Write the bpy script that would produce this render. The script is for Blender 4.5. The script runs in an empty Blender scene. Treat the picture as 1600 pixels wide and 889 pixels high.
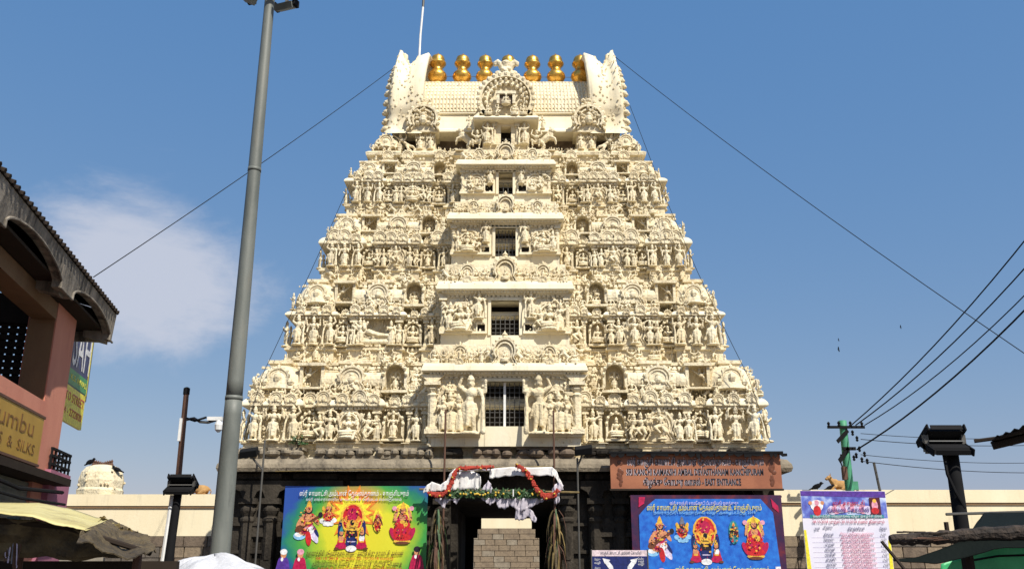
import bpy, math, random
from math import sin, cos, pi, radians, tan, atan2, sqrt
from mathutils import Vector, Matrix

# ------------------------------------------------------------------ camera, sky, sun, exposure
SC = bpy.context.scene
COL = SC.collection
F_PX, PITCH, EYE = 1430.0, radians(17.1), 1.65
cam_d = bpy.data.cameras.new('camera')
cam_d.sensor_width = 36.0
cam_d.lens = 36.0 * F_PX / 1600.0
cam_d.clip_start = 0.05
cam_d.clip_end = 3000.0
cam = bpy.data.objects.new('camera', cam_d)
COL.objects.link(cam)
cam.location = (0, 0, EYE)
cam.rotation_euler = (pi / 2 + PITCH, 0, 0)
SC.camera = cam

SUN_EL, SUN_AZ = radians(49), radians(33)          # azimuth: to the right of straight behind the camera
to_sun = Vector((sin(SUN_AZ) * cos(SUN_EL), -cos(SUN_AZ) * cos(SUN_EL), sin(SUN_EL)))
world = bpy.data.worlds.new('World')
SC.world = world
world.use_nodes = True
wn, wl = world.node_tree.nodes, world.node_tree.links
wn.clear()
w_out = wn.new('ShaderNodeOutputWorld')
w_bg = wn.new('ShaderNodeBackground')
w_bg.inputs['Strength'].default_value = 0.098
sky = wn.new('ShaderNodeTexSky')
sky.sky_type = 'NISHITA'
sky.sun_disc = False
sky.sun_elevation = SUN_EL
sky.sun_rotation = pi - SUN_AZ
sky.air_density = 1.25
sky.dust_density = 0.7
sky.ozone_density = 2.6
# thin clouds low on the left, as a function of direction only
tc = wn.new('ShaderNodeTexCoord')
mp = wn.new('ShaderNodeMapping')
mp.inputs['Scale'].default_value = (1.0, 1.0, 2.3)
wl.new(tc.outputs['Generated'], mp.inputs['Vector'])
cn = wn.new('ShaderNodeTexNoise')
cn.inputs['Scale'].default_value = 5.2
cn.inputs['Detail'].default_value = 9.0
cn.inputs['Roughness'].default_value = 0.66
cn.inputs['Distortion'].default_value = 0.35
wl.new(mp.outputs['Vector'], cn.inputs['Vector'])
flat = wn.new('ShaderNodeVectorMath'); flat.operation = 'MULTIPLY'
wl.new(tc.outputs['Generated'], flat.inputs[0])
flat.inputs[1].default_value = (1.0, 1.0, 1.45)
c0 = Vector((-0.405, 0.945, 0.298)).normalized()
dist = wn.new('ShaderNodeVectorMath'); dist.operation = 'DISTANCE'
wl.new(flat.outputs['Vector'], dist.inputs[0])
dist.inputs[1].default_value = (c0.x, c0.y, c0.z * 1.45)
near = wn.new('ShaderNodeMapRange')
near.inputs['From Min'].default_value = 0.175
near.inputs['From Max'].default_value = 0.0
wl.new(dist.outputs['Value'], near.inputs['Value'])
puff = wn.new('ShaderNodeMath'); puff.operation = 'MULTIPLY_ADD'
wl.new(cn.outputs['Fac'], puff.inputs[0]); puff.inputs[1].default_value = 1.0
wl.new(near.outputs['Result'], puff.inputs[2])
mul2 = wn.new('ShaderNodeMapRange'); mul2.interpolation_type = 'SMOOTHSTEP'
mul2.inputs['From Min'].default_value = 0.66
mul2.inputs['From Max'].default_value = 1.12
mul2.inputs['To Max'].default_value = 0.92
wl.new(puff.outputs['Value'], mul2.inputs['Value'])
mixc = wn.new('ShaderNodeMix'); mixc.data_type = 'RGBA'
wl.new(mul2.outputs['Result'], mixc.inputs[0])
grade = wn.new('ShaderNodeVectorMath'); grade.operation = 'MULTIPLY_ADD'     # even grade of the whole sky: a phone camera's blue
grade.inputs[1].default_value = (.62, .43, .24)
grade.inputs[2].default_value = (.22, 1.30, 3.5)
wl.new(sky.outputs['Color'], grade.inputs[0])
wl.new(grade.outputs['Vector'], mixc.inputs[6])
mixc.inputs[7].default_value = (4.8, 5.15, 6.1, 1)
wl.new(mixc.outputs[2], w_bg.inputs['Color'])
wl.new(w_bg.outputs['Background'], w_out.inputs['Surface'])

sun_d = bpy.data.lights.new('sun', 'SUN')
sun_d.energy = 5.0
sun_d.angle = radians(0.5)
sun_d.color = (1.0, 0.945, 0.84)
sun = bpy.data.objects.new('sun', sun_d)
COL.objects.link(sun)
sun.rotation_euler = to_sun.to_track_quat('Z', 'Y').to_euler()

SC.view_settings.view_transform = 'Standard'
SC.view_settings.look = 'None'
SC.view_settings.gamma = 1.0
SC.view_settings.exposure = 0.26
SC.view_settings.use_curve_mapping = False
SC.cycles.max_bounces = 8
SC.cycles.use_denoising = True

# ------------------------------------------------------------------ measuring helpers
RX = random.Random(7)

def ray(px, py):
    xc, yc = (px - 800) / F_PX, (444.5 - py) / F_PX
    return Vector((xc, cos(PITCH) - sin(PITCH) * yc, sin(PITCH) + cos(PITCH) * yc))

def P(px, py, Y):
    d = ray(px, py)
    v = d * (Y / d.y)
    return Vector((v.x, v.y, v.z + EYE))

def PZ(px, py, z):
    d = ray(px, py)
    v = d * ((z - EYE) / d.z)
    return Vector((v.x, v.y, v.z + EYE))

def PP(px, py, p0, n):
    d = ray(px, py)
    o = Vector((0, 0, EYE))
    t = (Vector(p0) - o).dot(n) / d.dot(n)
    return o + d * t

def zat(py, Y):
    return P(800, py, Y).z

def mpp(py, Y):            # metres per photograph pixel at that height and distance
    d = ray(800, py)
    return Y / d.y / F_PX

# ------------------------------------------------------------------ materials
MATS = {}

def nodes_of(name, rough=0.8, metallic=0.0):
    m = bpy.data.materials.new(name)
    m.use_nodes = True
    nt = m.node_tree
    b = nt.nodes['Principled BSDF']
    b.inputs['Roughness'].default_value = rough
    b.inputs['Metallic'].default_value = metallic
    return m, nt.nodes, nt.links, b

def weathered(name, c1, c2, c3=None, scale=1.2, spec_scale=9.0, lo=0.58, hi=0.75, streak=1.0, rough=0.85, bump=0.25,
              bump_scale=30.0, metallic=0.0, amount=0.7, bump_dist=0.02, soot=0.0):
    m, N, L, b = nodes_of(name, rough, metallic)
    geo = N.new('ShaderNodeNewGeometry')
    mp = N.new('ShaderNodeMapping')
    mp.inputs['Scale'].default_value = (1, 1, streak)
    L.new(geo.outputs['Position'], mp.inputs['Vector'])
    n1 = N.new('ShaderNodeTexNoise')
    n1.inputs['Scale'].default_value = scale
    n1.inputs['Detail'].default_value = 6
    n1.inputs['Roughness'].default_value = 0.65
    L.new(mp.outputs['Vector'], n1.inputs['Vector'])
    r1 = N.new('ShaderNodeValToRGB')
    r1.color_ramp.elements[0].position = 0.35
    r1.color_ramp.elements[1].position = 0.68
    r1.color_ramp.elements[0].color = (*c1, 1)
    r1.color_ramp.elements[1].color = (*c2, 1)
    L.new(n1.outputs['Fac'], r1.inputs['Fac'])
    col = r1.outputs['Color']
    if c3 is not None:
        n2 = N.new('ShaderNodeTexNoise')
        n2.inputs['Scale'].default_value = spec_scale
        n2.inputs['Detail'].default_value = 8
        n2.inputs['Roughness'].default_value = 0.7
        L.new(mp.outputs['Vector'], n2.inputs['Vector'])
        r2 = N.new('ShaderNodeMapRange')
        r2.inputs['From Min'].default_value = lo
        r2.inputs['From Max'].default_value = hi
        r2.inputs['To Max'].default_value = amount
        L.new(n2.outputs['Fac'], r2.inputs['Value'])
        mx = N.new('ShaderNodeMix'); mx.data_type = 'RGBA'
        L.new(r2.outputs['Result'], mx.inputs[0])
        L.new(col, mx.inputs[6])
        mx.inputs[7].default_value = (*c3, 1)
        col = mx.outputs[2]
    if soot:
        mp2 = N.new('ShaderNodeMapping'); mp2.inputs['Scale'].default_value = (2.6, 2.6, 0.35)
        L.new(geo.outputs['Position'], mp2.inputs['Vector'])
        n4 = N.new('ShaderNodeTexNoise'); n4.inputs['Scale'].default_value = 1.7; n4.inputs['Detail'].default_value = 7; n4.inputs['Roughness'].default_value = 0.72
        L.new(mp2.outputs['Vector'], n4.inputs['Vector'])
        r4 = N.new('ShaderNodeMapRange'); r4.inputs['From Min'].default_value = 0.55; r4.inputs['From Max'].default_value = 0.73; r4.inputs['To Max'].default_value = soot
        L.new(n4.outputs['Fac'], r4.inputs['Value'])
        m4 = N.new('ShaderNodeMix'); m4.data_type = 'RGBA'
        L.new(r4.outputs['Result'], m4.inputs[0]); L.new(col, m4.inputs[6]); m4.inputs[7].default_value = (0.20, 0.175, 0.135, 1)
        col = m4.outputs[2]
    L.new(col, b.inputs['Base Color'])
    if bump:
        n3 = N.new('ShaderNodeTexNoise')
        n3.inputs['Scale'].default_value = bump_scale
        n3.inputs['Detail'].default_value = 4
        L.new(geo.outputs['Position'], n3.inputs['Vector'])
        bp = N.new('ShaderNodeBump')
        bp.inputs['Strength'].default_value = bump
        bp.inputs['Distance'].default_value = bump_dist
        L.new(n3.outputs['Fac'], bp.inputs['Height'])
        L.new(bp.outputs['Normal'], b.inputs['Normal'])
    MATS[name] = m
    return m

def plain(name, c, rough=0.6, metallic=0.0, var=0.12, scale=4.0, bump=0.0):
    c2 = tuple(min(1, x * (1 + var)) for x in c)
    c1 = tuple(x * (1 - var) for x in c)
    return weathered(name, c1, c2, None, scale=scale, rough=rough, metallic=metallic, bump=bump)

weathered('stucco', (0.69, 0.58, 0.37), (0.80, 0.72, 0.53), (0.25, 0.17, 0.085), scale=0.9, spec_scale=4.8, lo=0.54, hi=0.72,
          streak=0.5, bump=0.8, bump_scale=11, amount=0.75, bump_dist=0.05, soot=0.8)
weathered('stucco_plain', (0.73, 0.635, 0.44), (0.81, 0.745, 0.57), (0.36, 0.29, 0.18), scale=0.7, spec_scale=3.2, lo=0.58, hi=0.80,
          streak=0.3, bump=0.35, bump_scale=9, amount=0.4, soot=0.5)
weathered('cream_paint', (0.72, 0.61, 0.40), (0.82, 0.73, 0.52), (0.50, 0.42, 0.28), scale=0.5, spec_scale=1.3, lo=0.60, hi=0.9,
          streak=0.22, bump=0.15, bump_scale=12, amount=0.5, soot=0.35)
weathered('granite', (0.020, 0.017, 0.014), (0.058, 0.049, 0.038), (0.12, 0.10, 0.08), scale=1.4, spec_scale=3.5, lo=0.56, hi=0.75,
          streak=0.5, bump=0.7, bump_scale=14, amount=0.7, bump_dist=0.04)
weathered('granite_pale', (0.17, 0.14, 0.098), (0.33, 0.275, 0.195), (0.06, 0.05, 0.038), scale=2.0, spec_scale=3.4, lo=0.52, hi=0.70,
          streak=0.5, bump=0.7, bump_scale=12, amount=0.85, bump_dist=0.04)
weathered('brown_stone', (0.10, 0.072, 0.05), (0.20, 0.15, 0.105), (0.05, 0.04, 0.03), scale=2.2, spec_scale=5, lo=0.5, hi=0.7,
          bump=0.6, bump_scale=18, amount=0.7, bump_dist=0.03)
weathered('stone_two', (0.085, 0.07, 0.055), (0.15, 0.125, 0.10), (0.05, 0.04, 0.03), scale=2.2, spec_scale=5, lo=0.5, hi=0.7,
          bump=0.6, bump_scale=18, amount=0.6, bump_dist=0.03)
weathered('stone_three', (0.18, 0.135, 0.09), (0.27, 0.205, 0.135), (0.08, 0.06, 0.045), scale=2.2, spec_scale=5, lo=0.5, hi=0.7,
          bump=0.6, bump_scale=18, amount=0.6, bump_dist=0.03)
weathered('stone_pale', (0.20, 0.165, 0.12), (0.32, 0.27, 0.20), (0.10, 0.08, 0.06), scale=2.2, spec_scale=5, lo=0.5, hi=0.7,
          bump=0.6, bump_scale=18, amount=0.6, bump_dist=0.03)
plain('mortar', (0.26, 0.23, 0.18), 0.9, bump=0.3)
plain('room_shade', (0.022, 0.018, 0.014), 0.95)  # near-black; the shade inside windows and vents is put into the colour
plain('iron', (0.10, 0.095, 0.085), 0.55, 0.4)
plain('wood_and_shade', (0.035, 0.026, 0.02), 0.8)  # dark wood; also stands for shade inside the left building and its eave
weathered('gold', (0.62, 0.33, 0.055), (0.85, 0.52, 0.12), (0.25, 0.12, 0.03), scale=5, spec_scale=7, lo=0.50, hi=0.68, rough=0.36, bump=0.2,
          bump_scale=14, metallic=0.85, amount=0.8)
weathered('galvanised', (0.10, 0.11, 0.098), (0.17, 0.18, 0.16), (0.06, 0.065, 0.06), scale=3, spec_scale=6, streak=0.25, rough=0.55,
          bump=0.08, bump_scale=40, metallic=0.0, amount=0.8, soot=0.55)
weathered('asphalt', (0.04, 0.038, 0.036), (0.065, 0.06, 0.055), (0.11, 0.095, 0.075), scale=0.8, spec_scale=3, bump=0.5, bump_scale=60, amount=0.6)
weathered('earth', (0.14, 0.105, 0.07), (0.21, 0.165, 0.115), (0.09, 0.07, 0.05), scale=0.4, spec_scale=2, bump=0.5, bump_scale=20)
weathered('paving', (0.17, 0.15, 0.125), (0.24, 0.215, 0.18), (0.10, 0.085, 0.07), scale=0.8, spec_scale=3, bump=0.4, bump_scale=25)
weathered('terracotta', (0.27, 0.09, 0.042), (0.38, 0.14, 0.065), (0.16, 0.05, 0.028), scale=1.4, spec_scale=3, bump=0.1, amount=0.6, rough=0.6)
weathered('pink_plaster', (0.54, 0.20, 0.135), (0.64, 0.27, 0.18), (0.26, 0.10, 0.07), scale=1.1, spec_scale=3, streak=0.4, bump=0.15, amount=0.5)
weathered('purple_plaster', (0.32, 0.11, 0.17), (0.40, 0.15, 0.22), (0.18, 0.07, 0.10), scale=1.1, spec_scale=3, streak=0.4, bump=0.15, amount=0.5)
weathered('tan_plaster', (0.17, 0.095, 0.045), (0.23, 0.135, 0.065), (0.16, 0.09, 0.05), scale=1.0, spec_scale=3, streak=0.4, bump=0.15, amount=0.5)  # tan darkened to carry the eave's shade on jamb and lintel
weathered('old_concrete', (0.16, 0.14, 0.115), (0.36, 0.31, 0.245), (0.03, 0.026, 0.022), scale=2.4, spec_scale=3.2, lo=0.46, hi=0.62,
          streak=0.25, bump=0.5, bump_scale=14, amount=0.9)
weathered('sign_yellow', (0.36, 0.21, 0.03), (0.46, 0.28, 0.045), (0.24, 0.13, 0.03), scale=1.6, spec_scale=4, streak=0.3, rough=0.5, bump=0, amount=0.6)
plain('faded_brown', (0.20, 0.095, 0.02), 0.6, var=0.35, scale=5)
plain('black_paint', (0.011, 0.011, 0.012), 0.45)
plain('lamp_glass', (0.18, 0.18, 0.17), 0.15)
plain('rust', (0.105, 0.05, 0.03), 0.8, bump=0.3)
plain('white_paint', (0.74, 0.74, 0.72), 0.5)
plain('black_rubber', (0.013, 0.013, 0.014), 0.55)
plain('green_paint', (0.055, 0.26, 0.14), 0.6, bump=0.1)
weathered('tarp_cream', (0.50, 0.42, 0.16), (0.64, 0.57, 0.27), (0.22, 0.15, 0.06), scale=1.3, spec_scale=4, lo=0.52, hi=0.7, rough=0.55, bump=0.5, bump_scale=6, amount=0.7, bump_dist=0.05)
weathered('tarp_brown', (0.05, 0.036, 0.018), (0.15, 0.108, 0.05), (0.02, 0.015, 0.012), scale=3, spec_scale=7, lo=0.45, hi=0.65, rough=0.8, bump=0.7, bump_scale=14, amount=0.8, bump_dist=0.05)
plain('tarp_dark', (0.004, 0.007, 0.006), 0.6, bump=0.3, scale=2)
weathered('old_bark', (0.022, 0.015, 0.010), (0.075, 0.05, 0.034), (0.012, 0.009, 0.007), scale=6, spec_scale=14, lo=0.45, hi=0.6, bump=0.8, bump_scale=30, amount=0.8, bump_dist=0.03)
plain('tarp_green', (0.06, 0.50, 0.19), 0.45, bump=0.2, scale=2, var=0.3)
plain('white_cloth', (0.72, 0.70, 0.68), 0.85, bump=0.3, scale=2)
plain('sheet_grey', (0.52, 0.52, 0.535), 0.5, bump=0.5, scale=5)
plain('shaded_red_wall', (0.05, 0.018, 0.012), 0.85)  # red-brown darkened to carry the shade below the eave
plain('lilac_cloth', (0.50, 0.46, 0.52), 0.85, bump=0.3, scale=2)
plain('red_cloth', (0.36, 0.035, 0.018), 0.8, bump=0.3, scale=6, var=0.3)
plain('leaf_green', (0.035, 0.085, 0.025), 0.6, var=0.4, scale=8)
plain('dry_leaf', (0.17, 0.12, 0.04), 0.75, var=0.4, scale=7)
plain('flower_yellow', (0.62, 0.42, 0.05), 0.7)
weathered('statue_ochre', (0.33, 0.175, 0.06), (0.46, 0.27, 0.10), (0.14, 0.07, 0.03), scale=5, spec_scale=9, bump=0.2, amount=0.6)
plain('crow_feather', (0.012, 0.012, 0.015), 0.5)
for nm, c in dict(p_red=(0.55, 0.02, 0.025), p_crimson=(0.45, 0.01, 0.07), p_orange=(0.78, 0.24, 0.03), p_skin=(0.62, 0.27, 0.13), p_gold=(0.72, 0.42, 0.05),
                  p_white=(0.78, 0.78, 0.80), p_black=(0.015, 0.012, 0.02), p_navy=(0.012, 0.02, 0.12), p_blue=(0.015, 0.14, 0.58), p_sky=(0.25, 0.52, 0.80),
                  p_green=(0.03, 0.28, 0.08), p_teal=(0.03, 0.24, 0.27), p_maroon=(0.085, 0.008, 0.022), p_pink=(0.72, 0.32, 0.42), p_brown=(0.14, 0.045, 0.02),
                  p_purple=(0.09, 0.035, 0.28), p_lilac=(0.62, 0.55, 0.74), p_yellow=(0.80, 0.68, 0.04), p_grey=(0.17, 0.17, 0.21), p_palepink=(0.74, 0.60, 0.62)).items():
    plain(nm, c, 0.4, var=0.30, scale=16)

for nm in ('black_paint', 'tarp_dark', 'black_rubber', 'wood_and_shade', 'crow_feather', 'room_shade', 'granite'):
    b_ = MATS[nm].node_tree.nodes['Principled BSDF']
    b_.inputs['Specular IOR Level'].default_value = 0.12
    b_.inputs['Roughness'].default_value = 0.85

# ------------------------------------------------------------------ mesh builder
class MB:
    def __init__(s):
        s.v, s.f, s.m, s.cur = [], [], [], 0

    def add(s, vs, fs):
        o = len(s.v)
        s.v.extend(tuple(v) for v in vs)
        s.f.extend(tuple(i + o for i in f) for f in fs)
        s.m.extend([s.cur] * len(fs))
        return s

    def box(s, x0, x1, y0, y1, z0, z1, tx=0.0, ty=0.0):
        s.add([(x0, y0, z0), (x1, y0, z0), (x1, y1, z0), (x0, y1, z0), (x0 + tx, y0 + ty, z1), (x1 - tx, y0 + ty, z1), (x1 - tx, y1 - ty, z1), (x0 + tx, y1 - ty, z1)],
              [(3, 2, 1, 0), (4, 5, 6, 7), (0, 1, 5, 4), (1, 2, 6, 5), (2, 3, 7, 6), (3, 0, 4, 7)])
        return s

    def obox(s, c, ax, ay, az):          # box from centre and three half-axis vectors
        c, ax, ay, az = Vector(c), Vector(ax), Vector(ay), Vector(az)
        vs = [c + ax * i + ay * j + az * k for k in (-1, 1) for (i, j) in ((-1, -1), (1, -1), (1, 1), (-1, 1))]
        s.add(vs, [(3, 2, 1, 0), (4, 5, 6, 7), (0, 1, 5, 4), (1, 2, 6, 5), (2, 3, 7, 6), (3, 0, 4, 7)])
        return s

    def tube(s, pts, r, n=8, cap=True):
        pts = [Vector(p) for p in pts]
        rs = list(r) if isinstance(r, (list, tuple)) else [r] * len(pts)
        if len(pts) <= 3 and max(rs) > .06:            # long shafts get short segments so that they shade evenly
            p2, r2 = [], []
            for i in range(len(pts) - 1):
                n_ = max(1, int((pts[i + 1] - pts[i]).length / .25))
                for k in range(n_):
                    p2.append(pts[i].lerp(pts[i + 1], k / n_)); r2.append(rs[i] + (rs[i + 1] - rs[i]) * k / n_)
            pts, rs = p2 + [pts[-1]], r2 + [rs[-1]]
        o = len(s.v)
        vs, fs = [], []
        up = None
        for i, p in enumerate(pts):
            t = (pts[min(i + 1, len(pts) - 1)] - pts[max(i - 1, 0)]).normalized()
            if up is None:
                a = Vector((0, 0, 1)) if abs(t.z) < 0.9 else Vector((1, 0, 0))
                up = (a - t * a.dot(t)).normalized()
            else:
                up = (up - t * up.dot(t))
                up = up.normalized() if up.length > 1e-6 else t.orthogonal().normalized()
            w = t.cross(up)
            for k in range(n):
                an = 2 * pi * k / n
                vs.append(p + (up * cos(an) + w * sin(an)) * rs[i])
        for i in range(len(pts) - 1):
            for k in range(n):
                a, b = i * n + k, i * n + (k + 1) % n
                fs.append((a, b, b + n, a + n))
        if cap:
            fs.append(tuple(range(n - 1, -1, -1)))
            fs.append(tuple((len(pts) - 1) * n + k for k in range(n)))
        s.add(vs, fs)
        return s

    def lathe(s, prof, n=16, c=(0, 0, 0), lobes=0, depth=0.0, cap=True, sx=1.0, sy=1.0, rot=0.0):
        vs, fs = [], []
        for (r, z) in prof:
            for k in range(n):
                an = 2 * pi * k / n + rot
                rr = r * (1 - depth * (0.5 - 0.5 * cos(lobes * an))) if lobes else r
                vs.append((c[0] + rr * cos(an) * sx, c[1] + rr * sin(an) * sy, c[2] + z))
        for i in range(len(prof) - 1):
            for k in range(n):
                a, b = i * n + k, i * n + (k + 1) % n
                fs.append((a, b, b + n, a + n))
        if cap:
            fs.append(tuple(range(n - 1, -1, -1)))
            fs.append(tuple((len(prof) - 1) * n + k for k in range(n)))
        s.add(vs, fs)
        return s

    def ell(s, c, r, nu=8, nv=6, rot=None):
        vs, fs = [], []
        c = Vector(c)
        for j in range(nv + 1):
            th = pi * j / nv
            for k in range(nu):
                ph = 2 * pi * k / nu
                v = Vector((sin(th) * cos(ph) * r[0], sin(th) * sin(ph) * r[1], -cos(th) * r[2]))
                if rot is not None:
                    v = rot @ v
                vs.append(c + v)
        for j in range(nv):
            for k in range(nu):
                a, b = j * nu + k, j * nu + (k + 1) % nu
                if j == 0:
                    fs.append((a, b + nu, a + nu))
                elif j == nv - 1:
                    fs.append((a, b, a + nu))
                else:
                    fs.append((a, b, b + nu, a + nu))
        s.add(vs, fs)
        return s

    def sweep(s, outline, prof, cap_top=True, cap_bot=True):
        n = len(outline)
        nrm = []
        for i in range(n):
            a, b = outline[i], outline[(i + 1) % n]
            dx, dy = b[0] - a[0], b[1] - a[1]
            l = sqrt(dx * dx + dy * dy)
            nrm.append((dy / l, -dx / l))
        vs, fs = [], []
        for (d, z) in prof:
            for i in range(n):
                n1, n2 = nrm[i - 1], nrm[i]
                if abs(n1[0] * n2[0] + n1[1] * n2[1]) > 0.5:
                    ox, oy = n1[0] * d, n1[1] * d
                else:
                    ox, oy = (n1[0] + n2[0]) * d, (n1[1] + n2[1]) * d
                vs.append((outline[i][0] + ox, outline[i][1] + oy, z))
        for j in range(len(prof) - 1):
            for i in range(n):
                a, b = j * n + i, j * n + (i + 1) % n
                fs.append((a, b, b + n, a + n))
        if cap_bot:
            fs.append(tuple(range(n - 1, -1, -1)))
        if cap_top:
            fs.append(tuple((len(prof) - 1) * n + i for i in range(n)))
        s.add(vs, fs)
        return s

    def prism(s, poly, y0, y1, axis='y', org=(0, 0, 0)):     # polygon in (a, z), extruded along the third axis
        n = len(poly)
        def mk(a, z, d):
            p = (a, d, z) if axis == 'y' else ((d, a, z) if axis == 'x' else (a, z, d))
            return (p[0] + org[0], p[1] + org[1], p[2] + org[2])
        vs = [mk(a, z, y0) for a, z in poly] + [mk(a, z, y1) for a, z in poly]
        fs = [tuple(range(n)), tuple(range(2 * n - 1, n - 1, -1))]
        fs += [(i, i + n, (i + 1) % n + n, (i + 1) % n) for i in range(n)]
        s.add(vs, fs)
        return s

    def grid(s, nu, nv, fn, two=False):
        vs = [fn(i / nu, j / nv) for j in range(nv + 1) for i in range(nu + 1)]
        fs = [(j * (nu + 1) + i, j * (nu + 1) + i + 1, (j + 1) * (nu + 1) + i + 1, (j + 1) * (nu + 1) + i) for j in range(nv) for i in range(nu)]
        s.add(vs, fs)
        return s

    def mesh(s, name, mat, smooth=False):
        me = bpy.data.meshes.new(name)
        me.from_pydata(s.v, [], s.f)
        for mm in (mat if isinstance(mat, (list, tuple)) else [mat]):
            me.materials.append(MATS[mm])
        if isinstance(mat, (list, tuple)):
            me.polygons.foreach_set('material_index', s.m)
        if smooth:
            me.polygons.foreach_set('use_smooth', [len(p.vertices) <= 4 for p in me.polygons])
        me.update()
        fix_normals(me)
        return me

    def build(s, name, mat, parent=None, loc=(0, 0, 0), rz=0.0, smooth=False, solid=0.0, bevel=0.0):
        o = bpy.data.objects.new(name, s.mesh(name, mat, smooth))
        COL.objects.link(o)
        o.location = loc
        o.rotation_euler = (0, 0, rz)
        if parent is not None:
            o.parent = parent
        if solid:
            md = o.modifiers.new('thick', 'SOLIDIFY'); md.thickness = solid; md.offset = 0
        if bevel:
            md = o.modifiers.new('edge', 'BEVEL'); md.width = bevel; md.segments = 2; md.limit_method = 'ANGLE'
        return o

import bmesh
def fix_normals(me):
    bm = bmesh.new(); bm.from_mesh(me)
    bmesh.ops.recalc_face_normals(bm, faces=bm.faces)
    bm.to_mesh(me); bm.free()

def empty(name, loc=(0, 0, 0), rz=0.0):
    o = bpy.data.objects.new(name, None)
    COL.objects.link(o)
    o.location = loc
    o.rotation_euler = (0, 0, rz)
    o.empty_display_size = 0.2
    return o

def tag(o, label, cat, group=None):
    o['label'] = label
    o['category'] = cat
    if group:
        o['group'] = group
    return o

def struct(o):
    o['kind'] = 'structure'
    return o

def stuff(o):
    o['kind'] = 'stuff'
    return o

def put(name, me, parent, loc, scale=1.0, rz=0.0, rx=0.0, ry=0.0):
    o = bpy.data.objects.new(name, me)
    COL.objects.link(o)
    o.parent = parent
    o.location = loc
    o.scale = (scale, scale, scale) if isinstance(scale, (int, float)) else scale
    o.rotation_euler = (rx, ry, rz)
    return o

def remeshed(mb, name, mat, voxel, ratio, smooth=True):
    me = mb.mesh(name + '_raw', mat)
    o = bpy.data.objects.new(name + '_raw', me)
    COL.objects.link(o)
    r = o.modifiers.new('r', 'REMESH'); r.mode = 'VOXEL'; r.voxel_size = voxel
    d = o.modifiers.new('d', 'DECIMATE'); d.ratio = ratio
    dg = bpy.context.evaluated_depsgraph_get()
    res = bpy.data.meshes.new_from_object(o.evaluated_get(dg))
    res.name = name
    bpy.data.objects.remove(o)
    bpy.data.meshes.remove(me)
    if smooth:
        res.polygons.foreach_set('use_smooth', [True] * len(res.polygons))
    return res

def text_mesh(body, size, name='lettering', mat='p_white', align='CENTER', depth=0.002, width=None, bold=0.0):
    cu = bpy.data.curves.new(name, 'FONT')
    cu.body = body
    cu.size = size
    cu.align_x = align
    cu.align_y = 'CENTER'
    cu.extrude = depth
    cu.offset = bold
    cu.resolution_u = 2
    o = bpy.data.objects.new('t', cu)
    COL.objects.link(o)
    dg = bpy.context.evaluated_depsgraph_get()
    me = bpy.data.meshes.new_from_object(o.evaluated_get(dg))
    bpy.data.objects.remove(o)
    bpy.data.curves.remove(cu)
    me.name = name
    me.materials.clear()
    me.materials.append(MATS[mat])
    if width and len(me.vertices):
        xs = [v.co.x for v in me.vertices]
        k = width / max(1e-6, max(xs) - min(xs))
        for v in me.vertices:
            v.co.x *= k
    return me

def put_text(body, size, parent, loc, mat, width=None, align='CENTER', name='lettering', rot=None, depth=0.002, bold=0.0):
    me = text_mesh(body, size, name, mat, align, depth, width, bold)
    o = bpy.data.objects.new(name, me)
    COL.objects.link(o)
    o.parent = parent
    o.location = loc
    o.rotation_euler = rot if rot else (pi / 2, 0, 0)
    return o

# ------------------------------------------------------------------ stucco figures (height 1, feet at z 0, facing -y)
def limb(mb, a, b, r0, r1, n=7):
    a, b = Vector(a), Vector(b)
    mb.tube([a, (a + b) / 2, b], [r0, (r0 + r1) / 2, r1], n)
    mb.ell(a, (r0, r0, r0), 7, 5)
    mb.ell(b, (r1, r1, r1), 7, 5)

def head(mb, c, s=1.0, crown=1.0):
    x, y, z = c
    mb.ell((x, y, z), (.058 * s, .06 * s, .072 * s))
    mb.ell((x, y - .058 * s, z - .012 * s), (.014 * s, .018 * s, .022 * s), 6, 4)
    for k in (-1, 1):
        mb.ell((x + k * .064 * s, y + .01 * s, z - .01 * s), (.018 * s, .02 * s, .032 * s), 6, 4)
    if crown:
        mb.lathe([(.066 * s, 0), (.074 * s, .02 * s), (.058 * s, .05 * s), (.048 * s, .09 * s * crown), (.02 * s, .14 * s * crown), (.004, .16 * s * crown)], 8, (x, y, z + .045 * s))

def torso(mb, hip, chest, s=1.0, female=False):
    hx, hy, hz = hip
    cx, cy, cz = chest
    mb.ell(hip, (.115 * s, .085 * s, .075 * s))
    limb(mb, hip, ((hx + cx) / 2, (hy + cy) / 2, (hz + cz) / 2), .08 * s, .068 * s)
    mb.ell(chest, (.118 * s, .08 * s, .095 * s))
    if female:
        for k in (-1, 1):
            mb.ell((cx + k * .05 * s, cy - .065 * s, cz - .01), (.042 * s, .04 * s, .042 * s), 7, 5)
    for k in (-1, 1):
        mb.ell((cx + k * .125 * s, cy, cz + .05 * s), (.05 * s, .05 * s, .05 * s), 7, 5)
    limb(mb, chest, (cx, cy, cz + .12 * s), .045 * s, .035 * s)

def arms_of(mb, chest, arms, s=1.0, r=1.0):
    cx, cy, cz = chest
    for (k, el, ha) in arms:
        sh = (cx + k * .13 * s, cy, cz + .05 * s)
        e = (cx + k * el[0], cy + el[1], cz + el[2])
        h = (cx + k * ha[0], cy + ha[1], cz + ha[2])
        limb(mb, sh, e, .042 * s * r, .034 * s * r)
        limb(mb, e, h, .034 * s * r, .026 * s * r)
        mb.ell(h, (.036 * s, .036 * s, .042 * s), 6, 4)

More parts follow.
